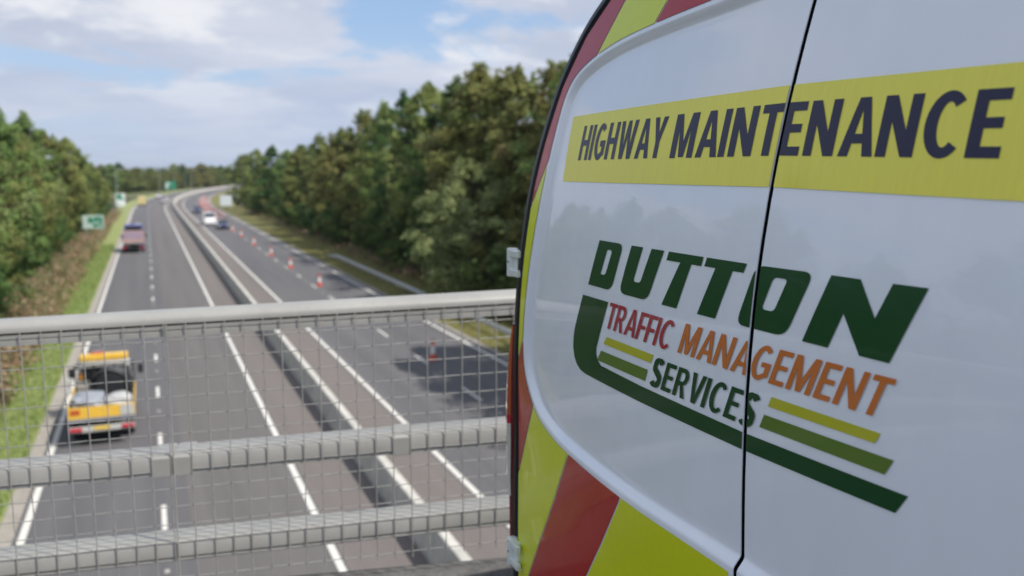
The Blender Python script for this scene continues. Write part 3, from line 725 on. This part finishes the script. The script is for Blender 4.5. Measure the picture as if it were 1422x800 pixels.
for i, (x, y, h) in enumerate(((19.6, 20, 15.0), (20.0, 25.5, 16.0), (20.0, 30.5, 15.5), (20.2, 35, 13.0))): th(('poplar', 'birch', 'poplar', 'birch')[i], x, y, h, 'roadside tree behind the van, casting shade on the near right lanes', group='roadside trees behind the van', wid=1.05)
th('willow', 20.6, 55.5, 9.9, 'pale grey green willow bush in front of the dark wood, left of the van', wid=1.2)
th('thorn', 22.0, 50.0, 5.6, 'olive bush under the pale willow, beside the van edge', cat='bush', name='thorn_bush', wid=1.2)
th('sapling', 21.4, 76.0, 3.2, 'small fresh green bush at the foot of the dark right wood', cat='bush', name='green_bush', wid=1.1)
for i in range(26):
    y = 44 + i * 6.2; th('thorn', 23.3 + trng.uniform(-.3, 1.2), y, trng.uniform(3.6, 6.0), third(i, 26, ('dark bush under the trees behind the upper van hinge', 'dark bush behind the near half of the steel crash barrier', 'dark bush beyond the start of the crash barrier, under the right wood', 'dark bush at the far foot of the right wood, above the brown bracken')), cat='bush', name='thorn_bush', group='bushes at the foot of the right wood', wid=1.15)
# left wood
LEFT = [('poplar', -11.0, 60, 13.6, 'tall green tree cut by the left edge of the picture'), ('ash', -12.0, 68, 13.8, 'green tree with a feathery tip near the left edge of the picture'),
        ('poplar', -11.0, 80, 14.6, 'second peak of the left wood, a pointed green tree'), ('oak', -12.0, 90, 13.6, 'olive tree in the dip between the pointed trees on the left'),
        ('ash', -12.8, 99, 13.6, 'green tree below the dip of the left treeline'), ('poplar', -12.6, 113, 15.8, 'highest pointed tree of the left wood'),
        ('maple', -12.4, 126, 14.4, 'olive green tree falling away behind the highest left tree'), ('ash', -10.8, 143, 14.2, 'green tree above the large direction sign on the left'),
        ('alder', -10.8, 160, 12.6, 'dark green tree beyond the direction sign'), ('maple', -10.6, 178, 11.4, 'rounded low tree near the far end of the left wood'),
        ('ash', -10.4, 200, 9.6, 'small rounded tree, second from the far end of the left wood'), ('maple', -10.2, 224, 7.6, 'smallest tree ending the left wood by the far sign')]
for kd, x, y, h, lb in LEFT: th(kd, x, y, h, lb, wid=1.15)
for i in range(11):
    th(trng.choice(('birch', 'ash', 'alder', 'maple')), -14 + trng.uniform(-3, 1), 4 + i * 5.0, 12.5 + trng.uniform(-2, 1.5), 'tree of the left wood standing outside the left edge', group='left wood beside the bridge', wid=1.25)
for i in range(20):
    th(trng.choice(('birch', 'ash', 'oak', 'alder')), -17 + trng.uniform(-3, 2), 58 + i * 7.0, 13.0 - max(0, i - 10) * .45 + trng.uniform(-1, 1), third(i, 20, ('tree behind the pointed trees at the left picture edge, deep in the left wood', 'tree behind the highest pointed left tree, deep in the left wood', 'tree behind the falling far end of the left wood')), group='trees deep in the left wood', wid=1.2)
for i in range(24):
    y = 36 + i * 7.4; th('thorn', (-11.2 if 62 < y < 134 else -9.4) + trng.uniform(-.8, .5), y, trng.uniform(3.2, 5.6) * (1 if y < 150 else .8), third(i, 24, ('green bush behind the bracken at the left picture edge', 'green bush behind the bracken before the wide direction sign', 'green bush beyond the wide direction sign, at the foot of the left wood', 'green bush by the tall sign, at the far foot of the left wood')), cat='bush', name='thorn_bush', group='bushes at the foot of the left wood', wid=1.0)
# trees along the far bend
FAR = [(-14, 400), (-9, 408), (-17, 412), (-4, 425), (1, 440), (-12, 430), (6, 452), (-6, 450), (-20, 440), (12, 470), (18, 490), (24, 505), (8, 500), (14, 520), (30, 520), (36, 540), (20, 545), (43, 560), (28, 570), (50, 585), (36, 600), (57, 610), (46, 625), (64, 640), (54, 650), (-26, 330), (-20, 320), (-15, 335), (-30, 360), (-18, 372), (-24, 390), (70, 620), (78, 640), (88, 660)]
for i, (x, y) in enumerate(FAR):
    hh = 12.6 + trng.uniform(-1.6, 1.8) - (2.4 if y < 395 else 0) - (2.2 if 432 < y < 475 else 0)
    th(trng.choice(('ash', 'maple', 'oak', 'alder')), x, y, hh, ('low distant tree left of the yellow van, where the left wood ends' if y < 395 else 'small distant tree above the lorry, left in the far belt of trees' if x < 10 else 'small distant tree behind the green far sign, middle of the far belt' if x < 32 else 'small distant tree at the right end of the far belt, beside the right wood'), group='trees along the far bend', wid=1.9, z=-.6)
for i in range(16):
    y = 245 + i * 17; th(trng.choice(('ash', 'oak', 'alder')), cx(y) + 42 + trng.uniform(-3, 6), y, 11.5, 'distant tree hidden beyond the right hand wood', group='trees beyond the right wood', wid=1.4)
wb = MB(); wr = random.Random(5)                          # woods too far to tell trees apart
for i in range(420):
    a = wr.uniform(-.9, 1.5); d = wr.uniform(900, 2400)
    leaf_cards(wb, (d * math.sin(a), d * math.cos(a), wr.uniform(2, 7)), wr.uniform(14, 26), 26, 4.0, wr, LD[wr.randrange(3)], .3)
struct(wb.build('far_woods', None), 'dark woods along the horizon', 'stuff')

# bracken, verge grass
def tufts(name, n, xr, yr, hr, m, kind_label, leaf, seed, perc=14, ypow=1.6):
    rng = random.Random(seed); b = MB()
    for _ in range(n):
        y = yr[0] + (yr[1] - yr[0]) * rng.random() ** ypow; x = rng.uniform(*xr) + cx(y); h = rng.uniform(*hr)
        leaf_cards(b, (x, y, h * .5), h * .55, perc, leaf * rng.uniform(.8, 1.2), rng, rng.choice(m), 1.0)
    return struct(b.build(name, None), kind_label, 'stuff')
MBR = [mat('bracken_brown', (.29, .185, .115), .9, island=.4, trans=.2), mat('bracken_tan', (.37, .28, .18), .9, island=.35, trans=.2), mat('bracken_green', (.17, .19, .075), .9, island=.3, trans=.2)]
tufts('bracken', 1900, (-9.3, -5.7), (38, 215), (.5, 1.35), MBR, 'brown dying bracken along the left verge', .11, 21, 18)
tufts('bracken', 60, (-7.6, -6.0), (24, 40), (.4, .9), MBR, 'brown bracken low at the left picture edge', .10, 25, 16)
tufts('bracken', 420, (20.3, 23.0), (72, 210), (.5, 1.1), MBR, 'brown bracken under the right hand wood', .12, 22, 16)
tufts('bracken', 60, (20.2, 22.2), (60, 74), (.4, 1.0), [mat('dry_grass_tan', (.24, .19, .075), .9, island=.3, trans=.2)], 'tan dry grass by the right barrier', .12, 23, 16)
def blades(name, n, xr, yr, m, lab, seed, h=(.10, .26), ypow=1.5):
    rng = random.Random(seed); vs, fs = [], []
    for _ in range(n):
        y = yr[0] + (yr[1] - yr[0]) * rng.random() ** ypow; x = rng.uniform(*xr); z = rng.uniform(*h); w = rng.uniform(.012, .03); a = rng.random() * 6.28
        dx, dy = rng.gauss(0, .06), rng.gauss(0, .06); o = len(vs)
        vs += [(x - w * math.cos(a), y - w * math.sin(a), .02), (x + w * math.cos(a), y + w * math.sin(a), .02), (x + dx, y + dy, z + .02)]; fs.append((o, o + 1, o + 2))
    b = MB(); b.add(vs, fs); return struct(b.build(name, m), lab, 'stuff')
M_BLADE = mat('grass_blade', (.22, .30, .085), .8, island=.35, trans=.25); M_BLADE2 = mat('dry_grass_blade', (.28, .26, .10), .8, island=.35, trans=.25)
blades('grass', 26000, (-6.8, -4.1), (18, 120), M_BLADE, 'short bright grass on the left verge', 31)
blades('grass', 5000, (-7.4, -5.4), (18, 90), M_BLADE2, 'straw coloured grass on the left verge', 32, (.15, .4))
blades('grass', 16000, (16.4, 21.5), (24, 140), M_BLADE2, 'yellowing grass on the right verge', 33, (.12, .4))

# ------------------------------------------------------------------ steel road barrier on the right
gr = thing('guardrail', 'grey steel crash barrier on the right verge below the dark wood', 'barrier', (17.75, 0, 0))
GP = [(0, .42), (-.05, .47), (-.05, .53), (.01, .575), (-.05, .62), (-.05, .68), (0, .73), (.02, .73), (-.02, .675), (.03, .575), (-.02, .475), (.02, .42)]
rows = [[(x, y, z + dz) for x, z in GP] for y, dz in ((92.5, -.42), (88.5, -.05), (86, 0), (40, 0), (4, 0))]
MB().loft(rows).build('rail_beam', M_RAIL, gr, smooth=True)
for k in range(36): MB().box((.09, 8 + k * 2.3, .36), (.06, .12, .72)).build('post', M_STEEL, gr)

# ------------------------------------------------------------------ traffic cones and barrier boards
M_CONE = mat('cone_orange_red', (.60, .095, .055), .55, var=.12, vscale=8); M_SLEEVE = mat('cone_white_sleeve', (.78, .77, .76), .45); M_CBASE = mat('cone_base_red', (.5, .06, .035), .7)
def lathe(prof, n=16):
    b = MB(); b.loft([[(r_ * math.cos(6.2832 * k / n), r_ * math.sin(6.2832 * k / n), z) for k in range(n)] for r_, z in prof]); return b
cone0 = thing('traffic_cone', '', 'traffic cone', (0, 0, 0))
MB().box((0, 0, .035), (.46, .46, .07), None, .92).build('cone_base', M_CBASE, cone0, bevel=.012)
lathe([(.17, .07), (.155, .14), (.132, .32)]).build('cone_body', M_CONE, cone0, smooth=True)
lathe([(.134, .32), (.088, .70)]).build('reflective_sleeve', M_SLEEVE, cone0, smooth=True)
lathe([(.086, .70), (.05, .98), (.045, 1.0), (.03, 1.0)]).build('cone_tip', M_CONE, cone0, smooth=True)
CN = [(12.62, 39.6, 'orange and white cone seen through the mesh, nearest of the line'), (12.55, 69.6, 'cone just above the top rail, second of the line'), (12.4, 84.0, 'third cone of the line, beside a long tree shadow'),
      (12.3, 97.3, 'fourth cone counted from the bridge'), (12.15, 112.5, 'fifth cone counted from the bridge'), (12.0, 127.0, 'sixth cone, next to the dark blue car'), (11.95, 139.5, 'seventh cone, half hidden by the dark blue car')]
far_c = [(11.9 + cx(y) + (y - 150) * .012, y) for y in range(166, 330, 12)] + [(14.3 + cx(y), y) for y in range(186, 300, 9)]
first = True
for i, (x, y, lb) in enumerate(CN + [(x, y, 'tiny far cone on the lane line, in the pink row beyond the dark blue car' if i_ < 14 else 'tiny far cone near the verge, right side of the pink cluster') for i_, (x, y) in enumerate(far_c)]):
    o = cone0 if first else copy_tree(cone0); first = False
    o.location = (x, y, .004); o.rotation_euler = (0, 0, random.uniform(0, .6)); o['label'] = lb
    o['group'] = 'cones closing the right hand lane' if i < len(CN) else 'far cones before the bend'
    o.scale = (1.03,) * 3
M_BRED = mat('barrier_red_plastic', (.50, .17, .16), .5)
bb = thing('barrier_board', '', 'barrier', (0, 0, 0))
for k in range(6):
    MB().box((-.83 + k * .333, 0, .92), (.331, .04, .2)).build('board_panel', M_BRED if k % 2 == 0 else M_SLEEVE, bb)
for x in (-.9, .9): MB().box((x, 0, .5), (.06, .06, 1.0)).build('leg', M_BRED, bb)
MB().box((0, 0, .04), (2.1, .5, .08)).build('foot', M_CBASE, bb)
first = True
for i in range(6):
    y = 212 + i * 17; o = bb if first else copy_tree(bb); first = False
    o.location = (12.6 + cx(y) + (1.6 if i % 2 else 0) + .2 * i, y, .004); o.rotation_euler = (0, 0, .5); o['label'] = 'red and white barrier board far off in the closed lane'; o['group'] = 'far barrier boards'

# ------------------------------------------------------------------ vehicles
M_TY = mat('truck_yellow', (.82, .50, .06), .4, coat=.5, var=.08, vscale=5); M_TW = mat('truck_white', (.52, .52, .50), .4, coat=.5); M_TD = mat('truck_dark', (.025, .026, .03), .5)
M_TLR = mat('tail_light_red', (.55, .02, .04), .2, coat=1); M_PLATE = mat('number_plate_yellow', (.75, .50, .03), .5); M_GREY = mat('tarpaulin_grey', (.27, .29, .33), .7, var=.3, vscale=4, bump=.6, bscale=10)
M_BLUE = mat('cab_blue', (.10, .12, .34), .35, coat=.6); M_PINK = mat('faded_pink_board', (.46, .30, .28), .6, var=.25, vscale=3); M_BEAC = mat('amber_beacon', (.80, .34, .03), .25, coat=.5)
M_CHAS = mat('chassis_black', (.015, .015, .016), .7)
def wheel(parent, x, y, r_=.36, w=.24, m=M_RIM):
    t = MB().tube([(x - w / 2, y, r_), (x - w / 2 + .02, y, r_), (x + w / 2 - .02, y, r_), (x + w / 2, y, r_)], [r_ * .92, r_, r_, r_ * .92], 20).build('wheel', M_TYRE, parent, smooth=True)
    for s_ in (-1, 1): MB().tube([(x + s_ * (w / 2 - .01), y, r_), (x + s_ * (w / 2 + .006), y, r_)], r_ * .58, 14).build('rim', m, t, smooth=True)
    return t
def dropside(label, loc, W, L_, bed_z, cab_h, m_cab, m_tail, m_roof, m_side, rz=0):
    t = thing('dropside_truck', label, 'truck', loc, rz); h = W / 2
    bl_ = L_ * .60; side_h = .40
    MB().box((0, L_ * .5, .52), (.8, L_ * .96, .18)).build('chassis', M_CHAS, t)
    MB().box((0, bl_ / 2, bed_z), (W, bl_, .09)).build('bed_floor', M_GREY, t)
    MB().box((0, .02, bed_z + .05 + side_h / 2), (W - .02, .045, side_h)).build('tailgate', m_tail, t, bevel=.01)
    for s_ in (-1, 1): MB().box((s_ * (h - .02), bl_ / 2 + .03, bed_z + .05 + side_h / 2), (.04, bl_ - .06, side_h)).build('side_board', m_side, t, bevel=.01)
    hb_ = MB(); yb = bl_ - .03
    for x in (-h + .05, -h / 3, h / 3, h - .05): hb_.box((x, yb, bed_z + .62), (.06, .05, 1.15))
    for k in range(5): hb_.box((0, yb + .001, bed_z + .28 + k * .2), (W - .12, .03, .03))
    hb_.box((0, yb, bed_z + 1.21), (W - .04, .06, .06)); hb_.build('headboard', M_TD, t)
    cw = W * .47; y0 = bl_ + .08; y1 = L_ - .05
    secs = []
    for y, z1, k in ((y0, cab_h - .10, .90), (y0 + .12, cab_h, .93), (y0 + .75, cab_h - .01, .94), (y0 + 1.25, cab_h - .55, .98), (y1 - .2, 1.15, .97), (y1, .85, .93)):
        zb = .45; secs.append([(-cw, y, zb), (cw, y, zb), (cw, y, zb + (z1 - zb) * .55), (cw * k * .95, y, z1 - .10), (cw * k * .82, y, z1), (-cw * k * .82, y, z1), (-cw * k * .95, y, z1 - .10), (-cw, y, zb + (z1 - zb) * .55)])
    MB().loft(secs).build('cab', m_cab, t, smooth=True)
    MB().box((0, y0 - .012, cab_h - .42), (cw * 1.55, .02, .46)).build('rear_window', M_GLASS, t, bevel=.005)
    for s_ in (-1, 1):
        MB().add([(s_ * (cw + .004), y0 + .25, 1.35), (s_ * (cw + .004), y0 + 1.15, 1.35), (s_ * cw * .93, y0 + .85, cab_h - .16), (s_ * cw * .93, y0 + .3, cab_h - .16)], [(0, 1, 2, 3)]).build('side_window', M_GLASS, t)
        m_ = MB().box((s_ * (cw + .24), y0 + 1.15, 1.62), (.20, .10, .36)); m_.build('wing_mirror', M_TD, t, bevel=.02)
        MB().box((s_ * (h - .24), -.05, .65), (.38, .06, .13)).build('tail_light', M_TLR, t, bevel=.01)
        for y in (L_ * .24, L_ * .83): wheel(t, s_ * (h - .18), y)
        MB().box((s_ * (h - .2), L_ * .24 - .48, .40), (.3, .02, .42)).build('mudflap', M_CHAS, t)
    MB().add([(-cw * .80, y0 + .80, cab_h - .06), (cw * .80, y0 + .80, cab_h - .06), (cw * .9, y0 + 1.28, cab_h - .56), (-cw * .9, y0 + 1.28, cab_h - .56)], [(0, 1, 2, 3)]).build('windscreen', M_GLASS, t)
    MB().box((0, .0, .63), (W - .06, .10, .19)).build('bumper', M_TW if m_tail is M_TY else M_CHAS, t, bevel=.015)
    if m_tail is M_TY: MB().box((0, -.055, .66), (.52, .012, .115)).build('number_plate', M_PLATE, t)
    return t, y0, bl_
# the yellow highway truck on the near carriageway
TX, TY = -1.84, 31.3
t, y0, bl_ = dropside('white dropside truck with yellow tailgate and yellow roof beacon bar, seen through the mesh', (TX, TY, .004), 2.08, 5.6, .95, 2.2, M_TW, M_TY, M_TY, M_TY)
MB().box((0, y0 + .30, 2.36), (1.66, .34, .24)).build('beacon_bar', M_TY, t, bevel=.05)
MB().box((-.22, y0 + .30, 2.51), (.42, .2, .10)).build('beacon_lens', M_LAMPO, t, bevel=.03)
MB().box((.80, -.008, 1.20), (.42, .012, .36)).build('tail_panel', M_TW, t)
MB().box((-.80, -.008, 1.24), (.30, .012, .18)).build('tail_panel', M_LAMPO, t)
MB().box((-.80, y0 - .02, 1.72), (.14, .06, .22)).build('amber_lamp', M_BEAC, t, bevel=.02)
for s_ in (-1,): 
    for k, z in enumerate((1.66, 1.42)): MB().box((-1.18, y0 - .45 - .5 * k, z), (.26, .06, .22)).build('marker_board', M_TW, t, bevel=.02)
def sack(name, label, loc, d, m, seed, cat='sack', group=None):
    rng = random.Random(seed); bm = bmesh.new(); bmesh.ops.create_icosphere(bm, subdivisions=3, radius=1.0)
    for v in bm.verts:
        c = v.co; k = 1 + .10 * math.sin(c.x * 5 + seed) * math.cos(c.y * 6) + .06 * math.sin(c.z * 9 + c.x * 4)
        v.co = Vector((math.copysign(abs(c.x) ** .6, c.x) * d[0] / 2 * k, math.copysign(abs(c.y) ** .6, c.y) * d[1] / 2 * k, math.copysign(abs(c.z) ** .7, c.z) * d[2] / 2 * k + d[2] / 2))
    me = bpy.data.meshes.new(name); bm.to_mesh(me); bm.free(); me.materials.append(m)
    o = finish(me, name, None, True, 0, loc); return tag(o, label, cat, group)
sack('grey_sack', 'grey bulging sack at the left of the truck bed behind the yellow tailgate', (TX - .42, TY + .75, 1.0), (1.05, 1.2, .72), M_GREY, 1)
sack('pale_sack', 'pale grey sack at the right of the truck bed behind the yellow tailgate', (TX + .52, TY + .7, 1.0), (.85, 1.1, .60), mat('pale_tarpaulin', (.45, .45, .44), .7, var=.25, vscale=4), 4)
hose = thing('cable_coil', 'dark ribbed coil leaning on the cab of the yellow tailgate truck', 'coil', (TX + .18, TY + 2.3, 1.0))
for k in range(8):
    MB().tube([(.0 + .62 * math.cos(a) * 1.0 + .02 * k, -.32 + k * .075, .62 + .58 * math.sin(a)) for a in [6.2832 * i / 20 for i in range(21)]], .045, 6, cap=False).build('coil_turn', M_TD, hose, smooth=True)
MB().tube([(.02, -.36, .62), (.16, .25, .62)], .50, 18).build('coil_core', M_TD, hose, smooth=True)
# distant lorry ahead of it
t, y0, bl_ = dropside('distant lorry with bluish cab and a faded pink load, ahead of the yellow truck', (-1.78, 106.5, .004), 2.35, 6.6, 1.15, 3.05, M_BLUE, M_PINK, M_BLUE, M_PINK)
MB().box((0, .05, 1.16), (2.3, .06, .22)).build('rear_beam', mat('cream_paint', (.62, .54, .44), .5), t)
MB().box((.55, y0 + .4, 3.08), (.62, .5, .12)).build('roof_box', M_TW, t, bevel=.03)
for s_ in (-1, 1): MB().box((s_ * 1.0, -.06, .62), (.22, .05, .18)).build('reflector', M_TLR, t)
ld = thing('barrier_stack', 'stack of faded pink and lilac barrier panels on the distant lorry', 'stack', (-1.78, 107.3, 1.23))
lr = random.Random(9)
for k in range(9): MB().box((lr.uniform(-.15, .15), .3 * k + .1, .62), (2.0, .12, 1.05 + .12 * math.sin(k * 2.2))).build('panel', lr.choice((M_PINK, mat('faded_lilac', (.36, .28, .36), .6, var=.2, vscale=3), M_PINK)), ld)

def car(label, loc, rz, m, kind='car', W=1.8, L_=4.4, Hh=1.5):
    t = thing(kind, label, 'van' if kind == 'delivery_van' else 'car', loc, rz); h = W / 2           # front towards +Y
    if kind == 'delivery_van': prof = [(-L_ / 2, .40, Hh * .96, .90), (-L_ / 2 + .08, .30, Hh, .92), (L_ * .18, .28, Hh, .92), (L_ * .30, .28, Hh * .62, .98), (L_ * .46, .28, Hh * .5, .96), (L_ / 2, .34, Hh * .36, .9)]
    else: prof = [(-L_ / 2, .45, Hh * .55, .92), (-L_ * .46, .28, Hh * .66, .95), (-L_ * .40, .24, Hh * .68, .80), (-L_ * .24, .24, Hh * .98, .74), (L_ * .04, .24, Hh, .74), (L_ * .22, .24, Hh * .64, .86), (L_ * .44, .26, Hh * .54, .94), (L_ / 2, .36, Hh * .42, .9)]
    secs = [[(-h * .97, y, zb), (h * .97, y, zb), (h, y, zb + (min(zt, Hh * .62) - zb) * .6), (h * (k if zt > Hh * .7 else .93), y, zt - .05), (h * k * .85, y, zt), (-h * k * .85, y, zt), (-h * (k if zt > Hh * .7 else .93), y, zt - .05), (-h, y, zb + (min(zt, Hh * .62) - zb) * .6)] for y, zb, zt, k in prof]
    MB().loft(secs).build('body', m, t, smooth=True)
    if kind == 'delivery_van':
        MB().add([(-h * .8, L_ * .19, Hh - .06), (h * .8, L_ * .19, Hh - .06), (h * .9, L_ * .305, Hh * .64), (-h * .9, L_ * .305, Hh * .64)], [(0, 1, 2, 3)]).build('windscreen', M_GLASS, t)
    else:
        MB().add([(-h * .66, L_ * .055, Hh - .03), (h * .66, L_ * .055, Hh - .03), (h * .8, L_ * .222, Hh * .655), (-h * .8, L_ * .222, Hh * .655)], [(0, 1, 2, 3)]).build('windscreen', M_GLASS, t)
        MB().add([(-h * .66, -L_ * .252, Hh * .97), (h * .66, -L_ * .252, Hh * .97), (h * .76, -L_ * .405, Hh * .70), (-h * .76, -L_ * .405, Hh * .70)], [(0, 1, 2, 3)]).build('rear_window', M_GLASS, t)
    for s_ in (-1, 1):
        if kind == 'delivery_van': q = [(s_ * (h + .004), L_ * .08, Hh * .60), (s_ * (h + .004), L_ * .28, Hh * .60), (s_ * h * .955, L_ * .19, Hh * .9), (s_ * h * .955, L_ * .08, Hh * .9)]
        else: q = [(s_ * h * .93, -L_ * .3, Hh * .66), (s_ * h * .93, L_ * .18, Hh * .66), (s_ * h * .77, L_ * .03, Hh * .94), (s_ * h * .77, -L_ * .22, Hh * .93)]
        MB().add(q, [(0, 1, 2, 3)]).build('side_window', M_GLASS, t)
        MB().box((s_ * h * .72, L_ / 2 - .05, Hh * .42), (.36, .14, .16)).build('headlight', M_LAMPW, t, bevel=.03)
        MB().box((s_ * h * .80, -L_ / 2 + .03, Hh * .55), (.26, .12, .18)).build('tail_light', M_TLR, t, bevel=.03)
        for y in (-L_ * .3, L_ * .3): wheel(t, s_ * (h - .1), y, .32, .2)
    MB().box((0, -L_ / 2 - .01, .62), (.52, .02, .11)).build('number_plate', M_PLATE, t)
    return t
P_NAVY = mat('car_navy', (.02, .03, .09), .3, coat=.8); P_SIL = mat('car_silver', (.55, .57, .62), .3, metal=.4, coat=.6); P_WHT = mat('car_white', (.80, .80, .82), .3, coat=.8); P_YEL = mat('van_yellow', (.60, .50, .24), .4, coat=.4)
car('white van driving towards the bridge in the open right hand lane', (9.75, 158.5, .004), math.pi, P_WHT, 'delivery_van', 2.0, 5.2, 2.15)
car('dark blue car with bright headlights beside the cones', (11.0, 146.5, .004), math.pi, P_NAVY)
car('dark car following far behind the oncoming white van', (10.0, 205, .004), math.pi, P_NAVY)
car('distant yellow van on the left lane before the bend', (-1.5, 258, .004), 0, P_YEL, 'delivery_van', 2.1, 5.5, 2.5)
car('silver car in the outer lane before the bend', (3.0 + cx(272), 272, .004), 0, P_SIL)
car('white car just ahead of the silver car before the bend', (2.6 + cx(292), 292, .004), -.05, P_WHT)
car('small white car on the left lane in the middle of the bend', (-1.6 + cx(330), 330, .004), -.1, P_WHT)

# ------------------------------------------------------------------ signs and lamp posts
M_SG = mat('sign_green', (.03, .22, .13), .5); M_SW = mat('sign_white', (.74, .78, .78), .5); M_SB = mat('sign_back_grey', (.55, .60, .64), .5); M_POST = mat('post_grey', (.42, .43, .43), .5, metal=.3)
def sign(label, loc, w, h, z0, bm_, panels, rz=0, legs=2, name='road_sign'):
    t = thing(name, label, 'sign', loc, rz)
    MB().box((0, 0, z0 + h / 2), (w, .05, h)).build('board', bm_, t, bevel=.01)
    for px, pz, pw, ph, pm in panels: MB().box((px * w, -.031, z0 + pz * h), (pw * w, .012, ph * h)).build('sign_panel', pm, t)
    for k in range(legs):
        x = 0 if legs == 1 else (-.32 * w if k == 0 else .38 * w)
        MB().tube([(x, .07, 0), (x, .07, z0 + h * .95)], .06, 8).build('leg', M_POST, t, smooth=True)
    return t
sign('wide pale direction sign with green panels on the left verge', (-7.1, 130, 0), 2.7, 1.85, 1.5, mat('sign_pale_green', (.48, .60, .56), .5), [(-.10, .62, .26, .42, M_SG), (.16, .68, .20, .40, M_SG), (.36, .60, .16, .55, M_SG), (.12, .24, .28, .26, M_SG), (.38, .18, .14, .2, M_SG)])
sign('tall sign with green head and white lower half beyond the direction sign', (-5.3, 197, 0), 1.8, 2.6, 2.1, M_SW, [(-.12, .72, .58, .44, M_SG), (.30, .55, .2, .2, M_SG), (-.3, .2, .2, .14, M_SG)])
sign('pale sign board on the right verge under the round end tree', (17.3, 216, 0), 2.7, 2.5, 1.1, M_SB, [], rz=.1)
sign('green direction sign far off beside the bend', (9.4, 402, 0), 4.6, 3.4, 1.6, M_SG, [(-.2, .7, .4, .14, M_SW), (-.32, .35, .22, .5, M_SB)], rz=-.12)
def lamp_post(label, loc, h, rz):
    t = thing('street_lamp', label, 'street lamp', loc, rz)
    MB().tube([(0, 0, 0), (0, 0, h * .5), (0, 0, h)], [.11, .09, .06], 8).build('pole', M_POST, t, smooth=True)
    MB().tube([(0, 0, h - .05), (.5, 0, h + .15), (1.4, 0, h + .22)], .045, 6).build('arm', M_POST, t, smooth=True)
    MB().box((1.55, 0, h + .2), (.6, .22, .12)).build('lamp_head', M_SB, t, bevel=.03)
lamp_post('lamp post rising above the tall sign on the left', (-7.0, 235, 0), 9.6, 0)
lamp_post('lamp post right of the yellow van, before the far bend', (cx(380) - 6, 380, 0), 9.0, 0)
lamp_post('lamp post in the middle of the far bend beside the green sign', (cx(425) - 6, 425, 0), 8.6, 0)
lamp_post('lamp post at the right end of the far bend by the wood', (cx(470) - 5, 470, 0), 9.5, 0)
lamp_post('lamp post between the middle and the right end of the far bend', (cx(450) - 5, 450, 0), 8.5, 0)

# ------------------------------------------------------------------ thin haze
hz = bpy.data.materials.new('air'); hz.use_nodes = True; ht = hz.node_tree; ht.nodes.clear()
pv = ht.nodes.new('ShaderNodeVolumePrincipled'); ho = ht.nodes.new('ShaderNodeOutputMaterial')
pv.inputs['Color'].default_value = (.80, .88, 1.0, 1); pv.inputs['Density'].default_value = 0.00010; pv.inputs['Anisotropy'].default_value = 0.2
ht.links.new(pv.outputs[0], ho.inputs['Volume'])
hzo = MB().box((0, 3600, 29), (19600, 13200, 62)).build('haze', hz); struct(hzo, 'thin pale air between the bridge and the far hills', 'stuff')
